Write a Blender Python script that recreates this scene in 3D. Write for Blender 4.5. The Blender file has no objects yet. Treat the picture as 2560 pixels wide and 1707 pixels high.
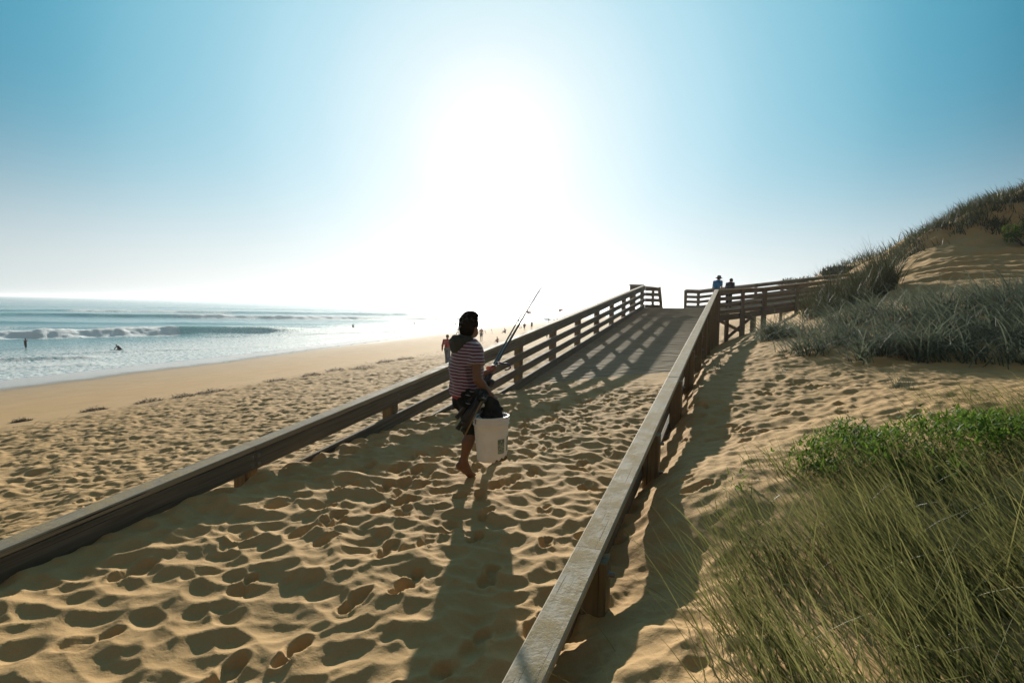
import bpy, math, random
import numpy as np
from mathutils import Vector, Matrix

# ------------------------------------------------------------------ camera, sky, sun
scene = bpy.context.scene
ZC = 7.0                                    # eye height above the sea
SUN_AZ, SUN_EL = math.radians(-2.0), math.radians(15.5)
sun_dir = Vector((math.sin(SUN_AZ) * math.cos(SUN_EL), math.cos(SUN_AZ) * math.cos(SUN_EL), math.sin(SUN_EL)))

cam_data = bpy.data.cameras.new('camera')
cam_data.lens, cam_data.sensor_width = 20.0, 36.0
cam_data.clip_start, cam_data.clip_end = 0.05, 60000
cam = bpy.data.objects.new('camera', cam_data)
scene.collection.objects.link(cam)
pit, rol = math.atan(93 / 1422), math.atan(.0175)
fwd = Vector((0, math.cos(pit), -math.sin(pit)))
up0 = Vector((0, math.sin(pit), math.cos(pit)))
rgt = Vector((1, 0, 0)) * math.cos(rol) + up0 * math.sin(rol)
upv = up0 * math.cos(rol) - Vector((1, 0, 0)) * math.sin(rol)
cam.matrix_world = Matrix(((rgt.x, upv.x, -fwd.x, 0), (rgt.y, upv.y, -fwd.y, 0), (rgt.z, upv.z, -fwd.z, ZC), (0, 0, 0, 1)))
scene.camera = cam

world = bpy.data.worlds.new('World')
scene.world = world
world.use_nodes = True
wn, wl = world.node_tree.nodes, world.node_tree.links
wn.clear()
w_out = wn.new('ShaderNodeOutputWorld')
w_bg = wn.new('ShaderNodeBackground')
w_sky = wn.new('ShaderNodeTexSky')
w_sky.sky_type = 'NISHITA'
w_sky.sun_disc = False
w_sky.sun_elevation, w_sky.sun_rotation = SUN_EL, SUN_AZ
w_sky.altitude, w_sky.air_density, w_sky.dust_density, w_sky.ozone_density = 0, 1.0, 1.0, 3.0
# hazy summer sky: the Nishita sky blended with a soft aureole that sinks to teal; unseen rear sky warmed to tint the shadow fill
w_dir, w_dot = wn.new('ShaderNodeTexCoord'), wn.new('ShaderNodeVectorMath')
w_dot.operation = 'DOT_PRODUCT'
w_dot.inputs[1].default_value = sun_dir
wl.new(w_dir.outputs['Generated'], w_dot.inputs[0])
def w_math(op, a, b=0.0):
    m = wn.new('ShaderNodeMath'); m.operation = op
    for k, v in ((0, a), (1, b)):
        if isinstance(v, bpy.types.NodeSocket): wl.new(v, m.inputs[k])
        else: m.inputs[k].default_value = v
    return m.outputs[0]
def w_ramp(fac, stops):
    r = wn.new('ShaderNodeValToRGB'); wl.new(fac, r.inputs[0])
    r.color_ramp.interpolation = 'CARDINAL'
    e = r.color_ramp.elements
    while len(e) < len(stops): e.new(.5)
    for k, (d, c) in enumerate(stops):
        e[k].position = d / 180; e[k].color = (c[0] / 1.3, c[1] / 1.3, c[2] / 1.3, 1)
    return r.outputs[0]
def w_mix(fac, a, b, blend='MIX'):
    m = wn.new('ShaderNodeMix'); m.data_type, m.blend_type = 'RGBA', blend
    for k, v in ((0, fac), (6, a), (7, b)):
        if isinstance(v, bpy.types.NodeSocket): wl.new(v, m.inputs[k])
        else: m.inputs[k].default_value = v
    return m.outputs[2]
w_th = w_math('DIVIDE', w_math('ARCCOSINE', w_dot.outputs['Value']), math.pi)
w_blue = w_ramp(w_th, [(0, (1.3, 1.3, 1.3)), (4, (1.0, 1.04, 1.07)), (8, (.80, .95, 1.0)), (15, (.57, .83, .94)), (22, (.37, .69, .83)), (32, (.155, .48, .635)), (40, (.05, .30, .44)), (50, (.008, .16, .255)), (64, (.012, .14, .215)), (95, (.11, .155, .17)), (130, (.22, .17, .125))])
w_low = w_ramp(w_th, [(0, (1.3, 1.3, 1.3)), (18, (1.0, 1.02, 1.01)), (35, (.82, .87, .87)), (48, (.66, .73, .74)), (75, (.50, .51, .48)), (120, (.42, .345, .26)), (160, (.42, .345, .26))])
w_sep = wn.new('ShaderNodeSeparateXYZ'); wl.new(w_dir.outputs['Generated'], w_sep.inputs[0])
w_z = w_math('DIVIDE', w_sep.outputs[2], .16)
w_fac = w_math('MULTIPLY', w_math('EXPONENT', w_math('MULTIPLY', w_math('MULTIPLY', w_z, w_z), -1.0)), .95)
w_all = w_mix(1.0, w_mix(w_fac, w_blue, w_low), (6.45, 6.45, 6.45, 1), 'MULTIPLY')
w_gam = wn.new('ShaderNodeGamma'); w_gam.inputs[1].default_value = .55
wl.new(w_sky.outputs[0], w_gam.inputs[0])
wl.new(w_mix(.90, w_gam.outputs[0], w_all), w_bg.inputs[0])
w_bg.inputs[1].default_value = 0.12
wl.new(w_bg.outputs[0], w_out.inputs[0])

sun_data = bpy.data.lights.new('sun', 'SUN')
sun_data.energy, sun_data.angle, sun_data.color = 4.5, math.radians(0.6), (1.0, 0.93, 0.82)
sun = bpy.data.objects.new('sun', sun_data)
sun.rotation_euler = sun_dir.to_track_quat('Z', 'Y').to_euler()
scene.collection.objects.link(sun)

scene.view_settings.view_transform, scene.view_settings.look = 'Standard', 'None'
scene.view_settings.gamma, scene.view_settings.use_curve_mapping = 1.0, False
scene.view_settings.exposure = 0.74
scene.render.engine = 'CYCLES'
scene.cycles.use_denoising = True
scene.cycles.max_bounces, scene.cycles.diffuse_bounces, scene.cycles.volume_bounces = 8, 3, 0
scene.cycles.transparent_max_bounces = 12
scene.cycles.sample_clamp_direct, scene.cycles.sample_clamp_indirect = 8.0, 3.0

rng = np.random.default_rng(7)
random.seed(7)

# ------------------------------------------------------------------ lie of the land (heights are relative to the eye)
#TERRAIN
AZ = math.radians(21.31)
DHX, DHY = math.sin(AZ), math.cos(AZ)       # up the ramp
TE, HR = 0.0981, 1.608                      # slope of the ramp, drop from eye to rail top abreast of the camera
def st_of(x, y): return x * DHX + y * DHY, x * DHY - y * DHX
def xy_of(s, t): return s * DHX + t * DHY, s * DHY - t * DHX
def rail_z(s): return -HR + TE * s
def deck_z(s): return rail_z(s) - 1.0

def sstep(a, b, v):
    u = np.clip((v - a) / (b - a), 0, 1)
    return u * u * (3 - 2 * u)
def hsh(ix, iy, k):
    n = (ix.astype(np.int64) * 374761393 + iy.astype(np.int64) * 668265263 + k * 1442695041) & 0x7fffffff
    n = ((n ^ (n >> 13)) * 1274126177) & 0x7fffffff
    n = ((n ^ (n >> 15)) * 1103515245 + 12345) & 0x7fffffff
    return (n & 0xffffff) / float(0x1000000)
def vnoise(x, y, k=0):
    ix, iy = np.floor(x), np.floor(y)
    fx, fy = x - ix, y - iy
    fx, fy = fx * fx * (3 - 2 * fx), fy * fy * (3 - 2 * fy)
    a, b = hsh(ix, iy, k), hsh(ix + 1, iy, k)
    c, d = hsh(ix, iy + 1, k), hsh(ix + 1, iy + 1, k)
    return (a + (b - a) * fx) * (1 - fy) + (c + (d - c) * fx) * fy - .5
def fbm(x, y, k=0, o=4):
    v, a = 0, 1.0
    for i in range(o):
        v = v + a * vnoise(x * 2 ** i + 17.3 * i, y * 2 ** i - 9.1 * i, k + i)
        a *= .5
    return v
def pits(x, y, cell, k, ang=0.0, stretch=1.0):
    """concave hollows with sharp crests between them, 0 at a hollow's floor to about 1 on a crest"""
    c, s = math.cos(ang), math.sin(ang)
    u, v = (x * c + y * s) / (cell * stretch), (-x * s + y * c) / cell
    iu, iv = np.floor(u), np.floor(v)
    best = np.full(u.shape, 9.0)
    for du in (-1, 0, 1):
        for dv in (-1, 0, 1):
            ju, jv = iu + du, iv + dv
            r1, r2, r3 = hsh(ju, jv, k), hsh(ju, jv, k + 1), hsh(ju, jv, k + 2)
            sz = .65 + .9 * hsh(ju, jv, k + 3)
            best = np.minimum(best, ((ju + r1 - u) ** 2 + (jv + r2 - v) ** 2) / sz + .22 * r3)
    return 1.15 * (1 - np.exp(-2.9 * best))

SH_Y = np.array([-300., -60, 0, 47, 81, 142, 212, 330, 520, 900, 2000, 9000])
SH_X = np.array([-150., -74, -56, -42, -32.5, -20, -1, 42, 135, 380, 1250, 7200])
BP_D = np.array([-4000., -300, -60, -20, 0, 8, 16, 26, 35, 45, 52, 60, 90])
BP_Z = np.array([-10.5, -10.5, -9, -7.7, -7.0, -6.75, -6.3, -5.3, -3.98, -3.05, -2.5, -2.1, -1.6])
def shore_d(x, y):
    xs = (np.interp(y - 12, SH_Y, SH_X) + np.interp(y, SH_Y, SH_X) + np.interp(y + 12, SH_Y, SH_X)) / 3
    m = (np.interp(y + 20, SH_Y, SH_X) - np.interp(y - 20, SH_Y, SH_X)) / 40
    return (x - xs) / np.sqrt(1 + m * m)
CTRL = [(3.18,7.20,-1.16),(1.33,3.90,-1.34),(0.73,2.30,-1.44),(2.93,5.00,-1.08),(4.38,5.50,-0.86),(3.66,4.00,-0.90),(1.80,1.90,-1.28),(1.76,2.60,-1.36),(4.57,9.50,-0.89),(5.53,8.50,-0.83),(6.79,7.50,-0.78),(8.80,12.50,0.11),(9.86,11.00,0.14),(6.22,13.00,-0.57),(7.09,17.00,-0.93),(8.75,17.00,-0.26),(11.26,17.00,0.56),(9.90,15.50,0.27),(11.80,17.50,0.73),(16.47,18.60,1.20),(15.84,20.30,1.42),(19.95,22.60,2.24),(16.94,23.20,2.00),(19.45,27.50,3.18),(20.75,27.50,4.09),(22.75,27.50,4.73),(24.26,27.50,5.38),(21.83,24.60,3.12),(22.40,36.00,2.91),(25.10,42.00,2.97),(27.89,52.00,2.97),(29.49,58.00,3.05),
        (11.8,27.0,-1.2),(16,30,-.1),(20,32.5,1.0),(12,40,-1.5),(0,0,-1.6),(2,0,-1.3),(4,1.5,-.95),(6,4,-.7),(9,6,-.5),(14,12,.6),(22,17,1.6),(28,22,2.6),(33,27,6.6),(36,40,5.5),(40,60,4.5),(0,-8,-1.7),(8,-6,-.9),(30,0,2.5),(48,30,7),(20,60,-1.2)]
for _s, _z in ((-4, -1.85), (0, -1.78), (3.4, -1.68), (5.8, -1.45), (7.8, -1.17), (11.7, -1.09), (15, -1.2), (18.8, -1.3), (23, -1.45), (27, -1.6), (34, -2.0), (45, -2.2), (60, -2.2)):
    _x, _y = xy_of(_s, -.5)
    CTRL.append((_x, _y, _z))
CTRL = np.array(CTRL)
def _tps(r2): return .5 * r2 * np.log(r2 + 1e-9)
_n = len(CTRL)
_d2 = ((CTRL[:, None, :2] - CTRL[None, :, :2]) ** 2).sum(-1)
_M = np.zeros((_n + 3, _n + 3))
_M[:_n, :_n] = _tps(_d2) + np.eye(_n) * .02
_M[:_n, _n] = 1; _M[:_n, _n + 1:] = CTRL[:, :2]
_M[_n, :_n] = 1; _M[_n + 1:, :_n] = CTRL[:, :2].T
TPW = np.linalg.solve(_M, np.concatenate([CTRL[:, 2], [0, 0, 0]]))
def dune(x, y):
    xc, yc = np.clip(x, -20, 48), np.clip(y, -12, 66)
    z = TPW[_n] + TPW[_n + 1] * xc + TPW[_n + 2] * yc
    for i in range(_n):
        z = z + TPW[i] * _tps((xc - CTRL[i, 0]) ** 2 + (yc - CTRL[i, 1]) ** 2)
    far = sstep(60, 90, np.hypot(x, y))
    return z * (1 - far) + (2.6 + 3 * fbm(x * .02, y * .02, 40)) * far

def in_grass(x, y):
    """how thick the near marram stands: 1 inside"""
    e = (x - .68) - .33 * np.maximum(y - 1.6, 0) - .25 * np.maximum(y - 2.9, 0) + .25 * vnoise(x * 2.3, y * 2.3, 91)
    return sstep(-.15, .45, e) * (1 - sstep(3.9, 4.5, y - .12 * x)) 

def smooth_h(x, y):
    s, t = st_of(x, y)
    d = shore_d(x, y)
    beach = np.interp(d, BP_D, BP_Z)
    beach = beach + .18 * fbm(x * .09, y * .09, 20, 3) * sstep(30, 40, d)
    near = np.exp(-(np.minimum(t + 3.9, 0) / 3.2) ** 2) * (1 - sstep(5, 16, s))
    beach = beach * (1 - near) + (-1.80 - .02 * s) * near
    wd = sstep(-3.9, -.5, t)
    wd = np.where(s > 30, sstep(-3.9, 6 + (s - 30) * .1, t), wd)
    h = beach * (1 - wd) + np.where(t > -4.5, dune(x, y), 0) * wd
    zs = np.interp(s, [-6, 0, 3.6, 5.9, 10.4, 12, 13.5], [-1.74, -1.67, -1.60, -1.57, -1.52, -1.455, -1.40]) + (-.05 + .095 * sstep(6, 11, s)) * (t + 2.4)
    m = sstep(-4.02, -3.72, t) * (1 - sstep(-.85, -.35, t)) * (1 - sstep(12.9, 14.6, s))
    return h * (1 - m) + zs * m

_pr = np.random.default_rng(21)
PRINTS = []
for _k in range(11):                                   # walking tracks, left and right foot in turn, up or down the ramp
    _t, _s = _pr.uniform(-3.3, -1.0), _pr.uniform(1.0, 3.0)
    _hd = _pr.normal(0, .10)
    _rev = _pr.random() < .5
    for _j in range(14):
        _s += _pr.uniform(.52, .70); _t += math.tan(_hd) * .6
        if _s > 11.0 or not -3.55 < _t < -.95: break
        _x, _y = xy_of(_s, _t + (.09 if _j % 2 else -.09))
        PRINTS.append((_x, _y, AZ + _hd + (math.pi if _rev else 0) + _pr.normal(0, .18), _pr.uniform(.75, 1.15), _pr.uniform(.022, .042)))
for _k in range(70):
    _x, _y = _pr.uniform(.4, 4.2), _pr.uniform(2.4, 9.5)
    PRINTS.append((_x, _y, _pr.uniform(0, 6.28), _pr.uniform(.8, 1.15), _pr.uniform(.02, .035)))
for _k in range(90):
    _x, _y = xy_of(_pr.uniform(2, 14), _pr.uniform(-9, -4.2))
    PRINTS.append((_x, _y, _pr.uniform(0, 6.28), _pr.uniform(.8, 1.15), _pr.uniform(.02, .04)))
def footprints(x, y):
    out = np.zeros_like(x)
    for px, py, a, k, dep in PRINTS:
        m = np.nonzero((np.abs(x - px) < .3) & (np.abs(y - py) < .3))[0]
        if not len(m): continue
        dx, dy = x[m] - px, y[m] - py
        u, v = (dx * math.sin(a) + dy * math.cos(a)) / k, (dx * math.cos(a) - dy * math.sin(a)) / k
        q = np.minimum(np.hypot((u + .075) / .058, v / .042), np.hypot((u - .05) / .088, v / .055)) + .12 * vnoise(u * 18, v * 18, 7)
        out[m] += -dep * (1 - sstep(.55, 1.12, q)) + dep * .26 * np.exp(-((q - 1.28) / .24) ** 2) * (1 + .8 * vnoise(dx * 22, dy * 22, 8))
    return out
FEET = ((-.36, 5.10, -1.583, .16), (-.14, 5.66, -1.597, .2))
def ground_h(x, y):
    s, t = st_of(x, y)
    d = shore_d(x, y)
    z = smooth_h(x, y)
    on = sstep(-3.95, -3.8, t) * (1 - sstep(-.9, -.6, t)) * (1 - sstep(14, 15, s))
    right = sstep(-.9, -.4, t) * (1 - on)
    dry = sstep(30, 36, d) * (1 - on) * (1 - right)
    damp = sstep(4, 12, d) * (1 - sstep(30, 36, d))
    r = np.hypot(x, y)
    # trampled sand: two sizes of footprints, warped, over slow drifts
    wx, wy = x + .10 * fbm(x * 2.1, y * 2.1, 50, 2), y + .10 * fbm(x * 2.1, y * 2.1, 60, 2)
    p1 = np.minimum(pits(wx, wy, .145, 3, math.radians(24), 1.5), .12 + pits(wx + 9.7, wy + 4.1, .20, 31, math.radians(-18), 1.6))
    p2 = pits(wx + 3.7, wy - 1.3, .11, 9, math.radians(60), 1.3)
    p3 = pits(x * 1.0 - 5.1, y + 2.2, .33, 15, math.radians(10), 1.35)
    tramp = .057 * (p1 - .5) + .024 * (p2 - .6) * sstep(-.2, .3, vnoise(x * 1.7, y * 1.7, 71)) + .040 * (p3 - .6) * sstep(-.1, .3, fbm(x * .5, y * .5, 70, 2) + .15)
    tramp = tramp * (.75 + .5 * (vnoise(x * .8, y * .8, 77) + .5))
    fine = .012 * fbm(x * 7, y * 7, 80, 3) + .007 * np.minimum(pits(x, y, .05, 83, .3, 1.2), .6) * sstep(-.05, .25, fbm(x * 2.2, y * 2.2, 85, 2)) * (r < 14)
    thin = 1 - .82 * sstep(9.8, 11.8, s)            # sand thins out over the planks
    z = z + on * (tramp * thin + fine * thin + .05 * fbm(x * .9, y * .9, 30, 2) * thin)
    big = pits(wx * .9, wy * .9, .36, 21, math.radians(15), 1.25)
    z = z + dry * (1.0 * tramp + .085 * (big - .6) + fine + .08 * fbm(x * .35, y * .35, 33, 2))
    # right of the ramp: softer prints, ripples close to the rail, slumped streaks on the slope
    slope = sstep(14, 18, y) * sstep(9, 12, x)
    soft = (1 - slope) * (1 - .8 * in_grass(x, y))
    z = z + right * soft * (.62 * tramp + .035 * (big - .5) + .05 * fbm(x * .8, y * .8, 36, 3) + fine * 1.3)
    st1 = fbm((x * .55 - y * .2) * .45, (x * .3 + y * .8) * 2.6 + .5 * vnoise(x, y, 5), 44, 3)
    z = z + right * slope * (.26 * st1 + .08 * (big - .5) + .25 * fbm(x * .22, y * .22, 46, 3))
    lump = sstep(25, 27, y) * sstep(16, 19, x)
    z = z + right * lump * .7 * fbm(x * .35, y * .35, 48, 3)
    z = z + footprints(x, y) * (1 - .7 * sstep(9.8, 11.8, s) * on) * (1 - .9 * in_grass(x, y) * right)
    for fx_, fy_, fz_, fr_ in FEET:
        w = np.exp(-(((x - fx_) ** 2 + (y - fy_) ** 2) / fr_ ** 2) ** 2)
        z = z * (1 - w) + fz_ * w
    # sparse marks on the damp sand
    sp = pits(x, y, .9, 27, .4, 1.6)
    z = z + damp * (.05 * np.minimum(sp - .22, 0) * 2 * sstep(6, 14, d) + .015 * fbm(x * .6, y * .6, 29, 2))
    return z
#END
def gz(x, y): return float(ground_h(np.array([float(x)]), np.array([float(y)]))[0]) + ZC
# ------------------------------------------------------------------ helpers
COL = scene.collection
def mesh_np(name, verts, faces, smooth=False):
    """verts (n,3); faces (m,k) with k = 3 or 4"""
    me = bpy.data.meshes.new(name)
    verts, faces = np.asarray(verts, np.float32), np.asarray(faces, np.int32)
    m, k = faces.shape
    me.vertices.add(len(verts)); me.vertices.foreach_set('co', verts.ravel())
    me.loops.add(m * k); me.loops.foreach_set('vertex_index', faces.ravel())
    me.polygons.add(m)
    me.polygons.foreach_set('loop_start', np.arange(0, m * k, k, dtype=np.int32))
    me.polygons.foreach_set('loop_total', np.full(m, k, np.int32))
    me.polygons.foreach_set('use_smooth', np.full(m, bool(smooth)))
    me.update(calc_edges=True)
    return me
def fattr(me, name, vals):
    a = me.attributes.new(name, 'FLOAT', 'POINT')
    a.data.foreach_set('value', np.asarray(vals, np.float32))
def add(name, me, mat=None, parent=None, loc=None, rot=None):
    o = bpy.data.objects.new(name, me)
    COL.objects.link(o)
    if mat is not None and me is not None and not me.materials: me.materials.append(mat)
    if parent is not None: o.parent = parent
    if loc is not None: o.location = loc
    if rot is not None: o.rotation_euler = rot
    return o
def tag(o, label, cat, group=None, kind=None):
    o['label'], o['category'] = label, cat
    if group: o['group'] = group
    if kind: o['kind'] = kind
    return o
def thing(name, label, cat, loc=(0, 0, 0), rotz=0, group=None):
    o = add(name, None, loc=loc, rot=(0, 0, rotz))
    o.empty_display_size = .1
    return tag(o, label, cat, group)
def merge(parts):
    """[(v, f)] quads or tris of one kind -> one (v, f)"""
    vs, fs, n = [], [], 0
    for v, f in parts:
        vs.append(np.asarray(v, float)); fs.append(np.asarray(f, int) + n); n += len(v)
    return np.concatenate(vs), np.concatenate(fs)
def box_vf(x0, x1, y0, y1, z0, z1, c=.006):
    """box along x with chamfered long edges, quads"""
    prof = [(y0 + c, z0), (y1 - c, z0), (y1, z0 + c), (y1, z1 - c), (y1 - c, z1), (y0 + c, z1), (y0, z1 - c), (y0, z0 + c)]
    v = [(x0, y, z) for y, z in prof] + [(x1, y, z) for y, z in prof]
    f = [(i, (i + 1) % 8, (i + 1) % 8 + 8, i + 8) for i in range(8)]
    f += [(7, 6, 1, 0), (6, 5, 2, 1), (5, 4, 3, 2), (8, 9, 14, 15), (9, 10, 13, 14), (10, 11, 12, 13)]
    return np.array(v), np.array(f)
_bc = {}
def board_mesh(L, w, h, c, mat):
    key = (round(L, 3), round(w, 3), round(h, 3), c, mat.name)
    if key not in _bc:
        v, f = box_vf(0, L, -w / 2, w / 2, -h / 2, h / 2, c)
        me = mesh_np('board', v, f)
        me.materials.append(mat)
        _bc[key] = me
    return _bc[key]
def beam(name, p0, p1, w, h, mat, parent=None, c=.006):
    """a board from p0 to p1 (axis of its section), w across, h up"""
    p0, p1 = Vector(p0), Vector(p1)
    d = p1 - p0
    o = add(name, board_mesh(d.length, w, h, c, mat), None, parent)
    x = d.normalized()
    y = Vector((0, 0, 1)).cross(x)
    y = y.normalized() if y.length > 1e-4 else Vector((0, 1, 0))
    z = x.cross(y)
    off = parent.location if parent is not None and parent.type == 'EMPTY' else Vector()
    o.matrix_basis = Matrix(((x.x, y.x, z.x, p0.x - off.x), (x.y, y.y, z.y, p0.y - off.y), (x.z, y.z, z.z, p0.z - off.z), (0, 0, 0, 1)))
    return o
def tube_vf(pts, rad, n=8, caps=True):
    pts = np.asarray(pts, float); m = len(pts)
    rad = np.broadcast_to(np.asarray(rad, float), (m,))
    tan = np.gradient(pts, axis=0); tan /= np.linalg.norm(tan, axis=1)[:, None] + 1e-12
    up = np.array([0, 0, 1.]) if abs(tan[0, 2]) < .9 else np.array([1., 0, 0])
    a = np.cross(tan[0], up); a /= np.linalg.norm(a)
    V = []
    for i in range(m):
        a = a - tan[i] * (a @ tan[i]); a /= np.linalg.norm(a)
        b = np.cross(tan[i], a)
        th = np.arange(n) * 2 * math.pi / n
        V.append(pts[i] + rad[i] * (np.cos(th)[:, None] * a + np.sin(th)[:, None] * b))
    V = np.concatenate(V)
    F = [(i * n + j, i * n + (j + 1) % n, (i + 1) * n + (j + 1) % n, (i + 1) * n + j) for i in range(m - 1) for j in range(n)]
    if caps:
        k = len(V)
        V = np.concatenate([V, pts[:1], pts[-1:]])
        F += [(k, (j + 1) % n, j, k) for j in range(n)] + [(k + 1, (m - 1) * n + j, (m - 1) * n + (j + 1) % n, k + 1) for j in range(n)]
    return V, F
def quads_mesh(name, V, F, smooth=True):
    me = bpy.data.meshes.new(name)
    me.from_pydata([tuple(p) for p in V], [], [tuple(dict.fromkeys(q)) for q in np.asarray(F).tolist()])
    if smooth: me.polygons.foreach_set('use_smooth', np.ones(len(me.polygons), bool))
    me.update()
    return me
def lathe_vf(prof, n=40):
    prof = np.asarray(prof, float)
    th = np.arange(n) * 2 * math.pi / n
    V = np.concatenate([np.stack([r * np.cos(th), r * np.sin(th), np.full(n, z)], 1) for r, z in prof])
    F = [(i * n + j, i * n + (j + 1) % n, (i + 1) * n + (j + 1) % n, (i + 1) * n + j) for i in range(len(prof) - 1) for j in range(n)]
    return V, F

# ------------------------------------------------------------------ materials
class NT:
    def __init__(s, name):
        s.m = bpy.data.materials.new(name); s.m.use_nodes = True
        s.t = s.m.node_tree; s.t.nodes.clear()
        s.out = s.n('ShaderNodeOutputMaterial')
    def n(s, typ, **kw):
        nd = s.t.nodes.new(typ)
        for k, v in kw.items(): setattr(nd, k, v)
        return nd
    def put(s, sock, v):
        if isinstance(v, bpy.types.NodeSocket): s.t.links.new(v, sock)
        elif isinstance(v, (tuple, list)) and len(v) == 3 and len(getattr(sock, 'default_value', [0] * 3)) == 4: sock.default_value = (*v, 1)
        else: sock.default_value = v
    def co(s, which='Object'): return s.n('ShaderNodeTexCoord').outputs[which]
    def mapp(s, vec, scale=(1, 1, 1), loc=(0, 0, 0), rot=(0, 0, 0)):
        m = s.n('ShaderNodeMapping'); s.put(m.inputs[0], vec)
        m.inputs[1].default_value, m.inputs[2].default_value, m.inputs[3].default_value = loc, rot, scale
        return m.outputs[0]
    def noise(s, vec, scale, detail=4, rough=.55, dist=0):
        t = s.n('ShaderNodeTexNoise'); s.put(t.inputs['Vector'], vec)
        s.put(t.inputs['Scale'], scale); t.inputs['Detail'].default_value = detail
        t.inputs['Roughness'].default_value, t.inputs['Distortion'].default_value = rough, dist
        return t.outputs['Fac']
    def ramp(s, fac, stops):
        r = s.n('ShaderNodeValToRGB'); s.put(r.inputs[0], fac)
        e = r.color_ramp.elements
        while len(e) < len(stops): e.new(.5)
        for i, (p, c) in enumerate(stops):
            e[i].position = p; e[i].color = (*c, 1) if isinstance(c, tuple) else (c, c, c, 1)
        return r.outputs[0]
    def math(s, op, a, b=0, clamp=False):
        m = s.n('ShaderNodeMath', operation=op, use_clamp=clamp); s.put(m.inputs[0], a); s.put(m.inputs[1], b)
        return m.outputs[0]
    def mix(s, fac, a, b, blend='MIX'):
        m = s.n('ShaderNodeMix', data_type='RGBA', blend_type=blend)
        s.put(m.inputs[0], fac); s.put(m.inputs[6], a); s.put(m.inputs[7], b)
        return m.outputs[2]
    def attr(s, name): return s.n('ShaderNodeAttribute', attribute_name=name).outputs['Fac']
    def rand(s): return s.n('ShaderNodeObjectInfo').outputs['Random']
    def bump(s, h, strength=.3, dist=.01, normal=None):
        b = s.n('ShaderNodeBump'); s.put(b.inputs['Height'], h)
        s.put(b.inputs['Strength'], strength); b.inputs['Distance'].default_value = dist
        if normal is not None: s.put(b.inputs['Normal'], normal)
        return b.outputs[0]
    def bsdf(s, color, rough=.6, spec=.3, normal=None, **kw):
        p = s.n('ShaderNodeBsdfPrincipled')
        s.put(p.inputs['Base Color'], color); s.put(p.inputs['Roughness'], rough); s.put(p.inputs['Specular IOR Level'], spec)
        if normal is not None: s.put(p.inputs['Normal'], normal)
        for k, v in kw.items(): s.put(p.inputs[k.replace('_', ' ')], v)
        return p.outputs[0]
    def done(s, sh): s.t.links.new(sh, s.out.inputs['Surface']); return s.m

def mat_sand():
    t = NT('sand')
    p = t.co()
    big = t.noise(p, .7, 4); mid = t.noise(p, 9, 5, .6); fin = t.noise(p, 260, 3, .7)
    c = t.ramp(big, [(.3, (.465, .295, .13)), (.7, (.545, .35, .16))])
    c = t.mix(t.ramp(mid, [(.35, .35), (.7, 0.)]), c, (.37, .23, .10))
    c = t.mix(t.ramp(fin, [(.30, .55), (.55, 0.)]), c, (.30, .18, .075))
    wet = t.attr('wet')
    c = t.mix(wet, c, t.mix(.55, c, (.16, .12, .075)))
    weed = t.attr('weed')
    wn_ = t.math('MULTIPLY', weed, t.ramp(t.noise(p, 2.6, 6, .75), [(.57, 0.), (.63, 1.)]))
    c = t.mix(wn_, c, (.07, .055, .02))
    rough = t.math('SUBTRACT', .92, t.math('MULTIPLY', t.math('POWER', wet, 3.0), .80))
    spec = t.math('ADD', .12, t.math('MULTIPLY', wet, .5))
    clod = t.noise(p, 38, 4, .65)
    h = t.math('ADD', t.math('MULTIPLY', fin, .18), t.math('ADD', t.math('MULTIPLY', mid, 1.2), t.math('MULTIPLY', clod, .5)))
    nb = t.bump(h, t.math('SUBTRACT', .55, t.math('MULTIPLY', wet, .55)), .012)
    return t.done(t.bsdf(c, rough, spec, nb))
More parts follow.
